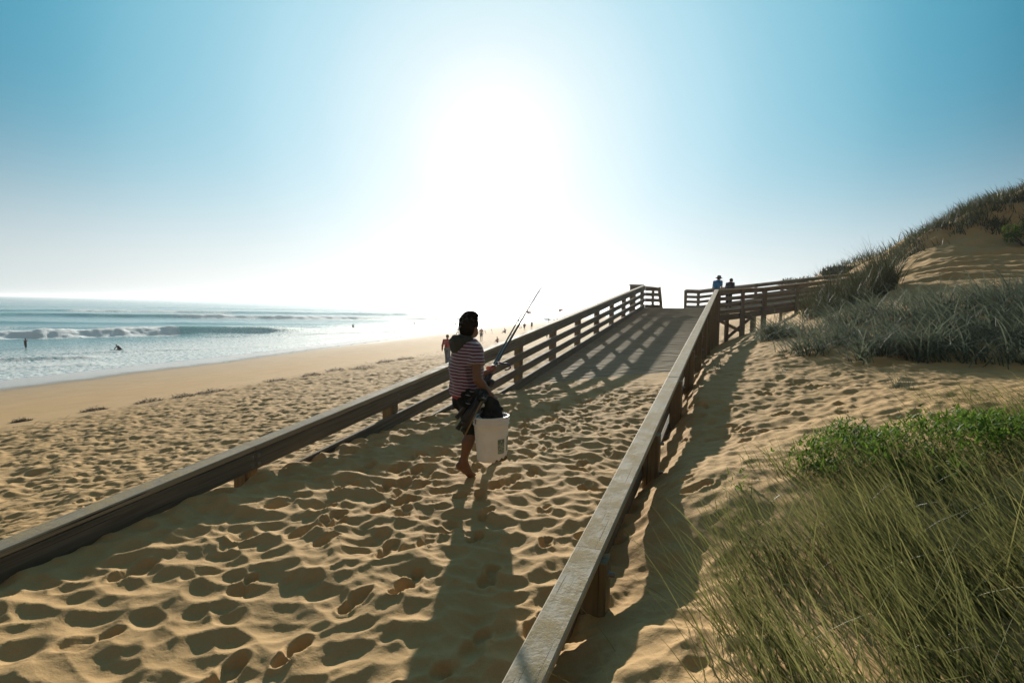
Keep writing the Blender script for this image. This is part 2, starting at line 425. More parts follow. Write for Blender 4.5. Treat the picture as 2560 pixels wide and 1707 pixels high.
def mat_wood(name, a, b, dirt=.0, gloss=.65, sandy=0.0):
    t = NT(name)
    p = t.co(); r = t.rand()
    off = t.n('ShaderNodeVectorMath', operation='ADD')
    t.put(off.inputs[0], p)
    cx = t.n('ShaderNodeCombineXYZ'); t.put(cx.inputs[0], t.math('MULTIPLY', r, 37)); t.put(cx.inputs[1], t.math('MULTIPLY', r, 11))
    t.put(off.inputs[1], cx.outputs[0]); q = off.outputs[0]
    grain = t.noise(t.mapp(q, (1.3, 34, 34)), 1.0, 6, .62, .6)
    fine = t.noise(t.mapp(q, (6, 190, 190)), 1.0, 3, .6)
    blot = t.noise(q, 2.2, 5, .6)
    c = t.ramp(grain, [(.28, a), (.72, b)])
    c = t.mix(t.ramp(blot, [(.35, .5), (.65, 0.)]), c, t.mix(.35, c, (.05, .045, .035)))
    c = t.mix(t.math('MULTIPLY', r, .2), c, t.mix(.6, c, (.09, .085, .075)))
    crack = t.ramp(t.noise(t.mapp(q, (.8, 60, 60)), 1.0, 2, .5, 1.2), [(.30, 1.), (.345, 0.)])
    c = t.mix(crack, c, (.035, .03, .025))
    nrm = None
    h = t.math('ADD', grain, t.math('MULTIPLY', fine, .4))
    h = t.math('SUBTRACT', h, t.math('MULTIPLY', crack, 1.2))
    rough = gloss
    if sandy > 0:
        geo = t.n('ShaderNodeNewGeometry').outputs['Normal']
        sp = t.n('ShaderNodeSeparateXYZ'); t.put(sp.inputs[0], geo)
        upf = t.ramp(sp.outputs[2], [(.7, 0.), (.9, 1.)])
        patch = t.ramp(t.math('ADD', t.noise(q, 5.5, 6, .7), t.math('MULTIPLY', t.noise(q, 60, 2), .25)), [(.62 - sandy * .3, 0.), (.78 - sandy * .2, 1.)])
        m = t.math('MULTIPLY', upf, patch)
        dn = t.noise(q, 240, 2, .7)
        c = t.mix(m, c, t.ramp(dn, [(.3, (.27, .20, .11)), (.6, (.44, .33, .18))]))
        h = t.math('ADD', h, t.math('MULTIPLY', m, t.math('ADD', .6, t.math('MULTIPLY', dn, 1.2))))
        rough = t.math('ADD', gloss, t.math('MULTIPLY', m, .9 - gloss), True)
    return t.done(t.bsdf(c, rough, .18, t.bump(h, .35, .003)))
def mat_plain(name, c, rough=.6, spec=.3, var=.15, scale=40, bump=.0, **kw):
    t = NT(name)
    p = t.co()
    n = t.noise(p, scale, 4, .6)
    col = t.mix(t.ramp(n, [(.3, var), (.7, 0.)]), c, tuple(x * .45 for x in c))
    return t.done(t.bsdf(col, rough, spec, t.bump(n, bump, .004) if bump else None, **kw))
def mat_leaf(name, dark, light, tip, rough=.42, trans=.42, spec=.5):
    t = NT(name)
    v, al = t.attr('vary'), t.attr('along')
    c = t.mix(t.ramp(v, [(.0, 0.), (.8, 1.)]), dark, light)
    c = t.mix(t.ramp(v, [(.82, 0.), (.90, .85)]), c, tip)
    c = t.mix(t.ramp(al, [(.45, 0.), (1., .75)]), c, tip)
    s1 = t.bsdf(c, rough, spec)
    tr = t.n('ShaderNodeBsdfTranslucent'); t.put(tr.inputs[0], t.mix(.5, c, tip))
    mx = t.n('ShaderNodeMixShader'); mx.inputs[0].default_value = trans
    t.t.links.new(s1, mx.inputs[1]); t.t.links.new(tr.outputs[0], mx.inputs[2])
    return t.done(mx.outputs[0])
def mat_sea():
    t = NT('sea_water')
    p = t.co()
    foam, lift = t.attr('foam'), t.attr('lift')
    n1 = t.noise(t.mapp(p, (.35, .8, 1), rot=(0, 0, .7)), 1.0, 6, .62)
    n2 = t.noise(t.mapp(p, (.06, .16, 1), rot=(0, 0, .75)), 1.0, 5, .6)
    n3 = t.noise(p, 2.2, 6, .7, .6)
    lace = t.ramp(t.math('ADD', n3, t.math('MULTIPLY', foam, .42)), [(.54, 0.), (.68, 1.)])
    fm = t.math('MULTIPLY', lace, t.ramp(foam, [(.02, 0.), (.25, 1.)]), True)
    deep = t.mix(lift, (.17, .32, .32), (.28, .54, .44))  # brighter green on crests stands in for light passing through thin water
    c = t.mix(fm, deep, (.90, .90, .88))
    rough = t.math('ADD', .22, t.math('MULTIPLY', fm, .6), True)
    h = t.math('ADD', t.math('MULTIPLY', n1, .35), t.math('ADD', t.math('MULTIPLY', n2, 1.8), t.math('MULTIPLY', t.math('MULTIPLY', fm, n3), .8)))
    return t.done(t.bsdf(c, rough, .5, t.bump(h, .55, .35)))
def mat_stripes():
    t = NT('striped_cotton')
    p = t.co()
    sp = t.n('ShaderNodeSeparateXYZ'); t.put(sp.inputs[0], p)
    w = t.math('ADD', sp.outputs[2], t.math('MULTIPLY', t.noise(p, 9, 2), .022))
    w = t.math('ADD', w, t.math('MULTIPLY', sp.outputs[0], .05))
    ph = t.math('FRACT', t.math('MULTIPLY', w, 1 / .0285))
    st = t.ramp(ph, [(.0, 0.), (.04, 1.), (.5, 1.), (.54, 0.)])
    red = t.ramp(sp.outputs[2], [(.72, (.13, .022, .032)), (1.0, (.085, .024, .045))])
    c = t.mix(st, (.29, .265, .33), red)
    hem = t.math('LESS_THAN', sp.outputs[2], .748)
    c = t.mix(hem, c, (.30, .012, .015))
    wv = t.noise(p, 420, 2)
    fold = t.noise(t.mapp(p, (1, 1, .35)), 14, 3)
    return t.done(t.bsdf(c, .9, .1, t.bump(t.math('ADD', t.math('MULTIPLY', wv, .1), fold), .5, .012), Sheen_Weight=.3))

M = {}
M['sand'] = mat_sand()
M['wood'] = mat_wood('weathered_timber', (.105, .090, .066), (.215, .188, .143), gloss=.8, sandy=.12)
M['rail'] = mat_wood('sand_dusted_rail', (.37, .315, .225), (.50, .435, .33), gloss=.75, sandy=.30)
M['rail2'] = mat_wood('worn_rail', (.27, .225, .155), (.42, .36, .265), gloss=.75, sandy=.15)
M['post'] = mat_wood('yellowed_timber', (.115, .090, .050), (.21, .168, .098), sandy=.2)
M['plank'] = mat_wood('deck_timber', (.34, .29, .21), (.52, .45, .34), gloss=.85, sandy=.34)
M['steel'] = mat_plain('galvanised_bolt', (.20, .19, .17), .5, .5, Metallic=.6)
M['sea'] = mat_sea()
M['marram'] = mat_leaf('marram_blades', (.008, .020, .006), (.046, .088, .020), (.32, .30, .11), .5, .38, .18)
M['spinifex'] = mat_leaf('silver_grass', (.026, .042, .026), (.085, .112, .072), (.28, .31, .22), .6, .28, .12)
M['darkgrass'] = mat_leaf('dark_dune_grass', (.028, .042, .016), (.06, .075, .028), (.10, .10, .05), .55, .2, .3)
M['cover'] = mat_leaf('ground_cover_leaf', (.035, .085, .012), (.08, .17, .02), (.14, .22, .03), .65, .45, .15)
M['shrub'] = mat_leaf('coastal_shrub_leaf', (.02, .035, .012), (.045, .065, .022), (.05, .07, .03), .5, .12)
M['stem'] = mat_plain('woody_stem', (.06, .045, .03), .8)
M['weed'] = mat_plain('dry_seaweed', (.055, .042, .016), .85, .2, .4, 12, .5)

# ------------------------------------------------------------------ ground
R = np.concatenate([np.geomspace(1.05, 42, 830, endpoint=False), np.geomspace(42, 5500, 130)])
TH = np.radians(np.concatenate([np.linspace(-110, -46, 40, endpoint=False), np.linspace(-46, 46, 770, endpoint=False), np.linspace(46, 110, 40)]))
rr, tt = np.meshgrid(R, TH, indexing='ij')
gx, gy = (rr * np.sin(tt)).ravel(), (rr * np.cos(tt)).ravel()
gzv = ground_h(gx, gy)
nr, nt = rr.shape
idx = np.arange(nr * nt).reshape(nr, nt)
gf = np.stack([idx[:-1, :-1], idx[:-1, 1:], idx[1:, 1:], idx[1:, :-1]], -1).reshape(-1, 4)[:, ::-1]
gme = mesh_np('sand', np.stack([gx, gy, gzv + ZC], 1), gf, True)
gd = shore_d(gx, gy)
gd2 = gd + 1.6 * fbm(gx * .05, gy * .05, 110, 3) + .5 * fbm(gx * .3, gy * .3, 113, 2)
fattr(gme, 'wet', np.clip(.55 * (1 - sstep(3, 22, gd2)) + .45 * (1 - sstep(5.5, 8.5, gd2)), 0, 1))
wl_ = gd + 2.2 * fbm(gx * .08, gy * .08, 120, 3)
fattr(gme, 'weed', np.exp(-((wl_ - 34.0) / 2.2) ** 2) * .8 * (gy > 5))
ground = add('sand_ground', gme, M['sand'])
ground['kind'] = 'structure'

# ------------------------------------------------------------------ sea
WAVES = [  # polyline of the crest (x, y), height, half width on the shore side, foam along it (x, amount)
    ([(-210, -20), (-83, 92), (-70, 106), (-58, 116), (-47, 126), (-28, 150), (10, 190), (90, 260)], 1.25, 2.6, [(-230, .9), (-69, 1.), (-65.5, .9), (-64, .0), (-44, .0), (-42, .15), (-20, .5), (90, .5)],
     [(-230, .75), (-69, .8), (-64, 1.2), (-54, 1.1), (-44, .5), (-20, .35), (90, .3)]),
    ([(-330, -40), (-172, 196), (-120, 204), (-80, 214), (-40, 228), (20, 258), (120, 320)], 1.2, 3.5, [(-330, 0.), (-125, .1), (-105, .9), (-60, .8), (-20, .7), (120, .7)],
     [(-330, .9), (-100, 1.), (-60, .8), (120, .6)]),
    ([(-300, 120), (-215, 270), (-170, 276), (-140, 282), (-90, 296), (0, 330), (120, 380)], 1.1, 3.5, [(-300, 0), (-212, 0.), (-200, .8), (-150, .7), (-135, 0.), (-60, .1), (-30, .8), (120, .7)],
     [(-300, .6), (-140, .9), (120, .8)]),
    ([(-230, 40), (-130, 142), (-95, 150), (-60, 162), (-10, 190), (50, 235)], .6, 3.5, [(-230, 0.), (50, 0.)], [(-230, 1), (-80, .9), (-40, .1), (50, 0.)]),
    ([(-380, 300), (-260, 390), (-100, 420), (60, 450)], .8, 4, [(-380, 0.), (60, .3)], [(-380, 1), (60, .8)]),
    ([(-76, 38), (-58, 57), (-50, 61), (-44.5, 64.5)], .35, 1.0, [(-90, .9), (-46, .95), (-44, 0)], [(-90, 1), (-47, .9), (-44.5, 0)]),
    ([(-70, 30), (-52, 50), (-45, 54), (-40, 58)], .22, .7, [(-90, .9), (-42, .8), (-40, .5)], [(-90, 1), (-42, .8), (-40, 0)]),
    ([(-62, 62), (-50, 72), (-41, 84), (-33, 100), (-24, 122), (-12, 148)], .16, .7, [(-62, .2), (-55, .7), (-40, .8), (-28, .5), (-12, .7)], [(-62, 0), (-52, .9), (-24, 1), (-12, .5)]),
    ([(-190, 60), (-118, 112), (-92, 128), (-74, 138), (-52, 152), (-30, 172)], .35, 1.6, [(-190, .5), (-118, .6), (-100, .1), (-80, .6), (-52, .5), (-30, .6)], [(-190, .8), (-92, .7), (-30, .7)]),
    ([(-64, 98), (-52, 106), (-40, 117), (-26, 132), (-12, 152)], .30, .8, [(-64, .0), (-55, .35), (-30, .7), (-12, .5)], [(-64, 0), (-55, .8), (-26, 1), (-12, .4)]),
]
def poly_dist(px, py, pl):
    """signed distance (positive offshore) and x of the foot point"""
    best = np.full(px.shape, 1e9); sg = np.zeros(px.shape); fx = np.zeros(px.shape)
    for (ax, ay), (bx, by) in zip(pl[:-1], pl[1:]):
        dx, dy = bx - ax, by - ay
        u = np.clip(((px - ax) * dx + (py - ay) * dy) / (dx * dx + dy * dy), 0, 1)
        qx, qy = px - ax - u * dx, py - ay - u * dy
        q = np.hypot(qx, qy)
        k = q < best
        best = np.where(k, q, best); sg = np.where(k, np.sign(dx * qy - dy * qx), sg); fx = np.where(k, ax + u * dx, fx)
    return best * sg, fx
SR = np.concatenate([np.geomspace(36, 420, 460, endpoint=False), np.geomspace(420, 6000, 110)])
ST = np.radians(np.concatenate([np.linspace(-100, -48, 40, endpoint=False), np.linspace(-48, 14, 390, endpoint=False), np.linspace(14, 60, 60)]))
rr, tt = np.meshgrid(SR, ST, indexing='ij')
sx, sy = (rr * np.sin(tt)).ravel(), (rr * np.cos(tt)).ravel()
sd = shore_d(sx, sy)
swx, swy = sx + 5 * fbm(sx * .035, sy * .035, 200, 3), sy + 5 * fbm(sx * .035, sy * .035, 210, 3)
sz = .10 * fbm(sx * .10, sy * .22, 220, 4) * np.clip(-sd / 25, 0, 1)
foam = .30 * np.exp(-((sd + 1.5) / 1.6) ** 2)
lift = np.zeros_like(sx)
rough_n = fbm(sx * .5, sy * .5, 230, 4)
for pl, hgt, hw, fo, am in WAVES:
    dd, fx = poly_dist(swx, swy, pl)
    fo, am = np.array(fo, float), np.array(am, float)
    a = np.interp(fx, am[:, 0], am[:, 1]) * (1 + .35 * vnoise(fx * .06, fx * 0, 231))
    f = np.interp(fx, fo[:, 0], fo[:, 1]) * np.clip(.75 + 1.0 * vnoise(fx * .12, fx * 0, 233), 0, 1.2)
    w = np.where(dd > 0, hw * 2.6, hw)
    pr = np.exp(-(dd / w) ** 2) * a * hgt
    ff = f * np.clip(np.where(dd < 0, np.exp(-((dd + hw * .6) / (hw * 1.1)) ** 2), np.exp(-(dd / (hw * .5)) ** 2)), 0, 1)
    sz = np.maximum(sz, 0) * 0 + sz + pr + ff * hgt * (.18 + .9 * rough_n) * .5
    foam = np.maximum(foam, ff)
    foam = np.maximum(foam, .28 * f * np.exp(-(np.maximum(dd, 0) / (hw * 5)) ** 2) * (dd > 0))
    lift = np.maximum(lift, np.clip(pr / 1.1, 0, 1))
foam = np.maximum(foam, .26 * np.clip(1 + (sd + 12) / 22, 0, 1) * (sd < 0) + .10 * np.exp(-((sd + 30) / 20) ** 2))
sme_f = np.arange(len(SR) * len(ST)).reshape(len(SR), len(ST))
quad = np.stack([sme_f[:-1, :-1], sme_f[:-1, 1:], sme_f[1:, 1:], sme_f[1:, :-1]], -1).reshape(-1, 4)[:, ::-1]
keep = (sd < 14)[quad].any(1)
quad = quad[keep]
used = np.unique(quad); remap = np.zeros(len(sx), int); remap[used] = np.arange(len(used))
sme = mesh_np('sea', np.stack([sx, sy, np.where(sd > 0, -.02 * sd, sz)], 1)[used], remap[quad], True)
fattr(sme, 'foam', foam[used]); fattr(sme, 'lift', lift[used])
sea = add('sea', sme, M['sea'])
sea['kind'] = 'structure'
# ------------------------------------------------------------------ the ramp
def P3(s, t, zrel):
    x, y = xy_of(s, t)
    return Vector((x, y, zrel + ZC))
bolt_v, bolt_f = lathe_vf([(0.0, .012), (.009, .012), (.011, .009), (.011, .002), (.017, .002), (.018, 0)], 10)
bolt_me = quads_mesh('bolt', bolt_v, bolt_f); bolt_me.materials.append(M['steel'])
def place(o, parent, mat4):
    o.parent = parent
    o.matrix_parent_inverse = Matrix()
    o.matrix_basis = mat4

PITCH = .145
ramp = thing('beach_ramp', 'sloping timber deck of cross planks, half buried in sand, rising between two rail fences', 'ramp', P3(12, -2.3, deck_z(12)))
ramp_q = Matrix(((DHY, DHX, 0), (-DHX, DHY, 0), (0, 0, 1)))
plank_w = 3.76 - .72
def plank(parent, s, t0, t1, z, sl=TE, pitch=PITCH):
    jz = random.uniform(-.003, .003)
    a, b = P3(s, t0, z + jz), P3(s, t1, z + jz + random.uniform(-.003, .003))
    o = beam('plank', a, b, pitch - .008, .035, M['plank'], parent, .004)
    return o
s = 9.6
while s < 26.0:
    tr = -.72 if s < 23.6 else -.72 + (s - 23.6) * .42
    plank(ramp, s, -3.80, round(tr, 2), deck_z(s) - .018)
    s += PITCH
for t in (-3.55, -2.7, -1.8, -.95):
    beam('joist', P3(9.5, t, deck_z(9.5) - .14), P3(26, t, deck_z(26) - .14), .07, .19, M['wood'], ramp)

def fence(name, label, s_posts, t_in, side, s0, s1, cap_mat, joints, ground_posts=True, bolts_until=99):
    """rail fence along the ramp; side -1: posts on the left of the boards, +1: on the right"""
    root = thing(name, label, 'fence', P3(s_posts[0], t_in, rail_z(s_posts[0]) - 1.0), group='timber rail fences of the boardwalk')
    js = [s0] + [j for j in joints if s0 < j < s1] + [s1]
    tb = t_in + side * .0225
    tp = t_in + side * (.045 + .07)
    tc = t_in + side * .075
    for a, b in zip(js[:-1], js[1:]):
        a2, b2 = a + .002, b - .002
        jit = random.uniform(-.004, .004)
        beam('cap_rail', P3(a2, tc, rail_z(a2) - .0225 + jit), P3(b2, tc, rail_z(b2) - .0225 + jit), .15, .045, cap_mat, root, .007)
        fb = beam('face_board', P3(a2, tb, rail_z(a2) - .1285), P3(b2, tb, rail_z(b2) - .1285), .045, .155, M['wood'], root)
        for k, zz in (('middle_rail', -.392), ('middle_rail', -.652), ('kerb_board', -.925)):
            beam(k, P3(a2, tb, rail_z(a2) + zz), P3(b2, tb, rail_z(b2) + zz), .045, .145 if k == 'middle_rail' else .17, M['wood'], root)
        for sp in s_posts:
            near_joint = min(abs(sp - j) for j in js)
            if not (a - .2 < sp < b + .2) or sp > bolts_until: continue
            xs = [(-.035 if abs(sp - b) < .1 else .035)] if near_joint < .1 else [0.0]
            for ds in xs:
                for dz in (-.092, -.165):
                    p = P3(sp + ds, t_in - side * .0005, rail_z(sp + ds) + dz)
                    bo = bpy.data.objects.new('bolt', bolt_me); COL.objects.link(bo)
                    nrm = Vector((DHY, -DHX, 0)) * (-side)
                    m = Matrix.Translation(p) @ nrm.to_track_quat('Z', 'Y').to_matrix().to_4x4()
                    place(bo, fb, fb.matrix_basis.inverted() @ (Matrix.Translation(-root.location) @ m))
    for sp in s_posts:
        x, y = xy_of(sp, tp)
        bot = min(gz(x, y), deck_z(sp) + ZC) - .35
        top = rail_z(sp) - .047
        po = beam('post', Vector((x, y, bot)), Vector((x, y, top + ZC)), .14, .14, M['post'], root, .008)
        ang = Matrix(((0, DHX, -DHY), (0, DHY, DHX), (1, 0, 0)))          # square to the ramp
        m = po.matrix_basis.copy()
        po.matrix_basis = Matrix.Translation(m.translation) @ Matrix(((0, DHX, DHY), (0, DHY, -DHX), (1, 0, 0))).to_4x4()
        if side > 0 and sp < bolts_until:                                # bolt ends with nuts on the outside
            for dz in (-.13, -.392):
                p = P3(sp, tp + side * .0695, rail_z(sp) + dz)
                bo = bpy.data.objects.new('bolt', bolt_me); COL.objects.link(bo)
                q = (Vector((DHY, -DHX, 0)) * side).to_track_quat('Z', 'Y').to_matrix().to_4x4() @ Matrix.Diagonal((1.3, 1.3, 3.0, 1))
                place(bo, po, po.matrix_basis.inverted() @ (Matrix.Translation(Vector(p) - root.location) @ q))
    return root
LP = [3.68 + 2.22 * k for k in range(-2, 11)]
RP = [2.98 + 2.22 * k for k in range(-2, 10)] + [23.62]
left_fence = fence('rail_fence', 'long weathered timber fence on the sea side of the ramp, behind the boy', LP, -3.775, -1, -1.2, 25.98, M['rail2'], [3.68 + 4.44 * k for k in range(-1, 6)], bolts_until=14)
right_fence = fence('rail_fence', 'timber fence on the dune side of the ramp with a broad sandy top rail', RP, -.765, 1, -2.2, 23.72, M['rail'], [2.98 + 4.44 * k for k in range(-1, 6)], bolts_until=12)

# ------------------------------------------------------------------ landing, second ramp and their fences
def fence3d(name, label, pts, side, posts_n=None, over=None, post_bot=None, mat=None, tops=None, cat='fence'):
    """fence along 3-D rail-top points (eye-relative z); side +1 puts the posts to the right of travel"""
    root = thing(name, label, cat, (pts[0][0], pts[0][1], pts[0][2] + ZC - 1.0), group='timber rail fences of the boardwalk')
    for (x0, y0, z0), (x1, y1, z1) in zip(pts[:-1], pts[1:]):
        L = math.hypot(x1 - x0, y1 - y0)
        nx, ny = (y1 - y0) / L, -(x1 - x0) / L
        def Q(f, off, dz): return Vector((x0 + (x1 - x0) * f + nx * side * off, y0 + (y1 - y0) * f + ny * side * off, z0 + (z1 - z0) * f + dz + ZC))
        n = max(1, round(L / 2.3))
        for i in range(n):
            a, b = i / n + .001, (i + 1) / n - .001
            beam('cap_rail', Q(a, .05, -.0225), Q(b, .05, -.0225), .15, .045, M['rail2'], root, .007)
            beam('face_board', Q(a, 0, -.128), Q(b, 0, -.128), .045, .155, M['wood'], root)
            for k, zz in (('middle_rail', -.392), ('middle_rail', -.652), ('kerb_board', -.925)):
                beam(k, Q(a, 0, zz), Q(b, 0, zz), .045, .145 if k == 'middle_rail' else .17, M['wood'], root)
            beam('fascia_board', Q(a, -.01, -1.15), Q(b, -.01, -1.15), .05, .25, M['wood'], root)
        for i in range(n + 1):
            p = Q(i / n, .093, -.05)
            bot = min(gz(p.x, p.y) - .3, p.z - 1.2) if post_bot is None else p.z - post_bot
            beam('post', (p.x, p.y, bot), p, .13, .13, M['wood'], root)
    return root
Ax, Ay = xy_of(23.72, -.70)
A = (Ax, Ay, rail_z(23.72))
B = (11.2, 25.7, .95)
E2 = (math.sin(math.radians(62)), math.cos(math.radians(62)))
def on2(o, q, sl=.105): return (o[0] + E2[0] * q, o[1] + E2[1] * q, o[2] + sl * q)
near_landing = fence3d('rail_fence', 'short timber fence on the dune side of the landing, joining the sandy top rail', [A, B], 1)
near_two = fence3d('rail_fence', 'near fence of the upper walkway, rising into the dune grass', [on2(B, .12), on2(B, 15.5)], 1)
F0, F1 = (9.23, 30.3, .945), (10.02, 30.62, .945)
far_two = fence3d('rail_fence', 'far fence of the upper walkway, behind the couple on the landing', [F0, F1, on2(F1, 18, .108)], -1)
Cx, Cy = xy_of(26.0, -3.80)
CZ = rail_z(26.0)
# short return at the top of the long fence, with a raked end board
rx, ry = xy_of(26.12, -3.79)
ret = thing('rail_fence', 'short end panel with a raked side board at the head of the long fence', 'fence', (rx, ry, CZ - 1 + ZC), group='timber rail fences of the boardwalk')
ed = (math.sin(math.radians(58)), math.cos(math.radians(58)))
def RQ(q, z): return Vector((rx + ed[0] * q, ry + ed[1] * q, CZ + z + ZC))
beam('cap_rail', RQ(0, -.05), RQ(.82, -.09), .13, .045, M['rail2'], ret)
for zz, L in ((-.155, .80), (-.392, .84), (-.652, .9), (-.925, .96)):
    beam('middle_rail', RQ(.02, zz), RQ(L, zz), .045, .145, M['wood'], ret)
beam('post', RQ(.45, -1.4) + Vector((.05, .1, 0)), RQ(.45, -.1) + Vector((.05, .1, 0)), .1, .1, M['wood'], ret)
beam('end_board', RQ(1.06, -1.02), RQ(.86, -.05), .05, .16, M['post'], ret)
stub = thing('rail_fence', 'dark post and rail of the beach steps, just behind the head of the long fence', 'fence', (Cx - .6, Cy + 1.2, CZ - 1 + ZC), group='timber rail fences of the boardwalk')
sx0, sy0 = Cx - .52, Cy + .55
beam('cap_rail', (sx0 - .03, sy0, CZ + .035 + ZC), (sx0 + .62, sy0 + .2, CZ + .035 + ZC), .14, .05, M['wood'], stub)
beam('face_board', (sx0, sy0, CZ - .09 + ZC), (sx0 + .6, sy0 + .2, CZ - .09 + ZC), .045, .19, M['wood'], stub)
bx, by = sx0 + .06, sy0 + .13
beam('post', (bx, by, gz(bx, by) - .3), (bx, by, CZ + .005 + ZC), .12, .12, M['wood'], stub)

landing = thing('boardwalk_landing', 'level timber landing where the ramp meets the upper walkway', 'boardwalk', P3(28, -2, -1.0))
poly = [(26.07, -3.8), (31.6, -2.45), (32.2, -1.85), (28.0, 1.0), (26.07, .15)]
def t_range(s):
    ts = []
    for (a, ta), (b, tb) in zip(poly, poly[1:] + poly[:1]):
        if (a - s) * (b - s) <= 0 and a != b: ts.append(ta + (tb - ta) * (s - a) / (b - a))
    return min(ts), max(ts)
s = 26.15
while s < 32.1:
    t0, t1 = t_range(s)
    if t1 - t0 > .2: plank(landing, s, round(t0, 1), round(t1, 1), -.058 - .018)
    s += PITCH
for (s_, t_) in ((24.2, -1.0), (25.6, -.3), (27.0, .35), (26.2, -2.2), (28.6, -1.2), (28.0, .75), (30.2, -1.2), (26.6, -3.5), (30.4, -2.4)):
    x, y = xy_of(s_, t_)
    beam('support_post', (x, y, gz(x, y) - .3), (x, y, ZC - .12 - (.24 if s_ < 26 else 0)), .14, .14, M['wood'], landing)
for (a, b) in (((24.2, -1.0), (26.2, -2.2)), ((27.0, .35), (28.6, -1.2)), ((25.6, -.3), (28.0, .75))):
    xa, ya = xy_of(*a); xb, yb = xy_of(*b)
    beam('cross_brace', (xa, ya, gz(xa, ya) + .15), (xb, yb, ZC - .35), .05, .14, M['wood'], landing)
    beam('bearer', (xa, ya, ZC - .36), (xb, yb, ZC - .36), .07, .2, M['wood'], landing)
walk = thing('upper_walkway', 'second timber walkway climbing from the landing towards the dune top', 'ramp', (B[0], B[1], ZC - .1))
q = .05
perp = (-E2[1], E2[0])
while q < 15:
    z = B[2] - 1.0 - .02 + .105 * q + ZC
    a = (B[0] + E2[0] * q + perp[0] * .03, B[1] + E2[1] * q + perp[1] * .03, z)
    b = (a[0] + perp[0] * 4.78, a[1] + perp[1] * 4.78, z)
    beam('plank', a, b, PITCH - .008, .035, M['plank'], walk, .004)
    q += PITCH
# ------------------------------------------------------------------ grass and shrubs
def ribbons(base, az, tilt, bend, length, width, K=4, vary=None, face=None):
    """curved tapering blades as triangles: base (n,3), az lean heading, tilt from upright at the foot, bend added along it"""
    n = len(base)
    dirx, diry = np.sin(az), np.cos(az)
    pts = [base.copy()]
    for i in range(K):
        a = tilt + bend * (i + .5) / K
        stp = (length / K)[:, None] * np.stack([np.sin(a) * dirx, np.sin(a) * diry, np.cos(a)], 1)
        pts.append(pts[-1] + stp)
    if face is None: face = az + np.pi / 2 + rng.normal(0, .7, n)
    side = np.stack([np.sin(face), np.cos(face), np.zeros(n)], 1)
    V = np.empty((n, 2 * K + 1, 3))
    for i in range(K):
        w = width * (1 - (i / K) ** 1.6) * .5
        V[:, 2 * i] = pts[i] - side * w[:, None]
        V[:, 2 * i + 1] = pts[i] + side * w[:, None]
    V[:, 2 * K] = pts[K]
    f = []
    for i in range(K - 1):
        f += [(2 * i, 2 * i + 1, 2 * i + 3), (2 * i, 2 * i + 3, 2 * i + 2)]
    f.append((2 * K - 2, 2 * K - 1, 2 * K))
    F = (np.array(f)[None] + (np.arange(n) * (2 * K + 1))[:, None, None]).reshape(-1, 3)
    al = np.repeat(np.arange(K + 1) / K, 2)[:2 * K + 1]
    vary = rng.random(n) if vary is None else vary
    return V.reshape(-1, 3), F, np.tile(al, n), np.repeat(vary, 2 * K + 1)
def grass_obj(name, chunks, mat, parent=None):
    V, F, A, R_, k = [], [], [], [], 0
    for v, f, a, r in chunks:
        V.append(v); F.append(f + k); A.append(a); R_.append(r); k += len(v)
    me = mesh_np(name, np.concatenate(V), np.concatenate(F), True)
    fattr(me, 'along', np.concatenate(A)); fattr(me, 'vary', np.clip(np.concatenate(R_), 0, 1))
    return add(name, me, mat, parent)
def on_ground(x, y, sink=.02):
    return np.stack([x, y, ground_h(x, y) + ZC - sink], 1)
def scatter(n, x0, x1, y0, y1, dens):
    x, y = rng.uniform(x0, x1, n), rng.uniform(y0, y1, n)
    k = rng.random(n) < dens(x, y)
    return x[k], y[k]

# near marram at the lower right, combed to the left by the sea wind
x, y = scatter(50000, .35, 6.2, .75, 4.9, lambda x, y: in_grass(x, y) * np.clip(.55 + 1.9 * vnoise(x * 3.0, y * 3.0, 300), .12, 1) * (1 - .75 * np.exp(-(((x - 2.85) / 1.15) ** 2 + ((y - 3.95) / .62) ** 2))) * np.where(y < 1.5, .5, 1))
n = len(x)
clump = vnoise(x * 1.6, y * 1.6, 310)
az = np.radians(-62) + rng.normal(0, .38, n) + clump * 1.1
L = rng.uniform(.28, .70, n) * (.85 + .5 * (vnoise(x * 1.1, y * 1.1, 320) + .5)) * (1 - .5 * sstep(2.5, 3.7, y)) * (1 - .25 * sstep(2.2, 4, x))
odd = rng.random(n) < .12
az = np.where(odd, rng.uniform(0, 6.28, n), az)
ch = [ribbons(on_ground(x, y), az, rng.uniform(.15, .75, n), rng.uniform(.15, 1.0, n), L, rng.uniform(.004, .011, n), 5, np.clip(rng.random(n) * .9 + clump * .35 + .06, 0, 1))]
x, y = scatter(900, .1, 1.6, 1.2, 3.6, lambda x, y: .13 * sstep(-.75, .1, (x - .68) - .33 * np.maximum(y - 1.6, 0) - .25 * np.maximum(y - 2.9, 0)))
n = len(x)
ch.append(ribbons(on_ground(x, y), np.radians(-75) + rng.normal(0, .6, n), rng.uniform(.3, 1.1, n), rng.uniform(.2, 1.0, n), rng.uniform(.25, .6, n), rng.uniform(.0025, .004, n), 5))
x, y = scatter(2600, 3.1, 6.5, 4.0, 6.0, lambda x, y: sstep(3.4, 4.4, x - .3 * (y - 4.5)) * .8)
n = len(x)
ch.append(ribbons(on_ground(x, y), np.radians(-80) + rng.normal(0, .4, n), rng.uniform(.6, 1.2, n), rng.uniform(.2, .9, n), rng.uniform(.25, .5, n), rng.uniform(.004, .008, n), 5))
near_grass = grass_obj('marram_grass', ch, M['marram'])
tag(near_grass, 'long green marram grass filling the lower right corner, swept to the left', 'grass', kind='stuff')

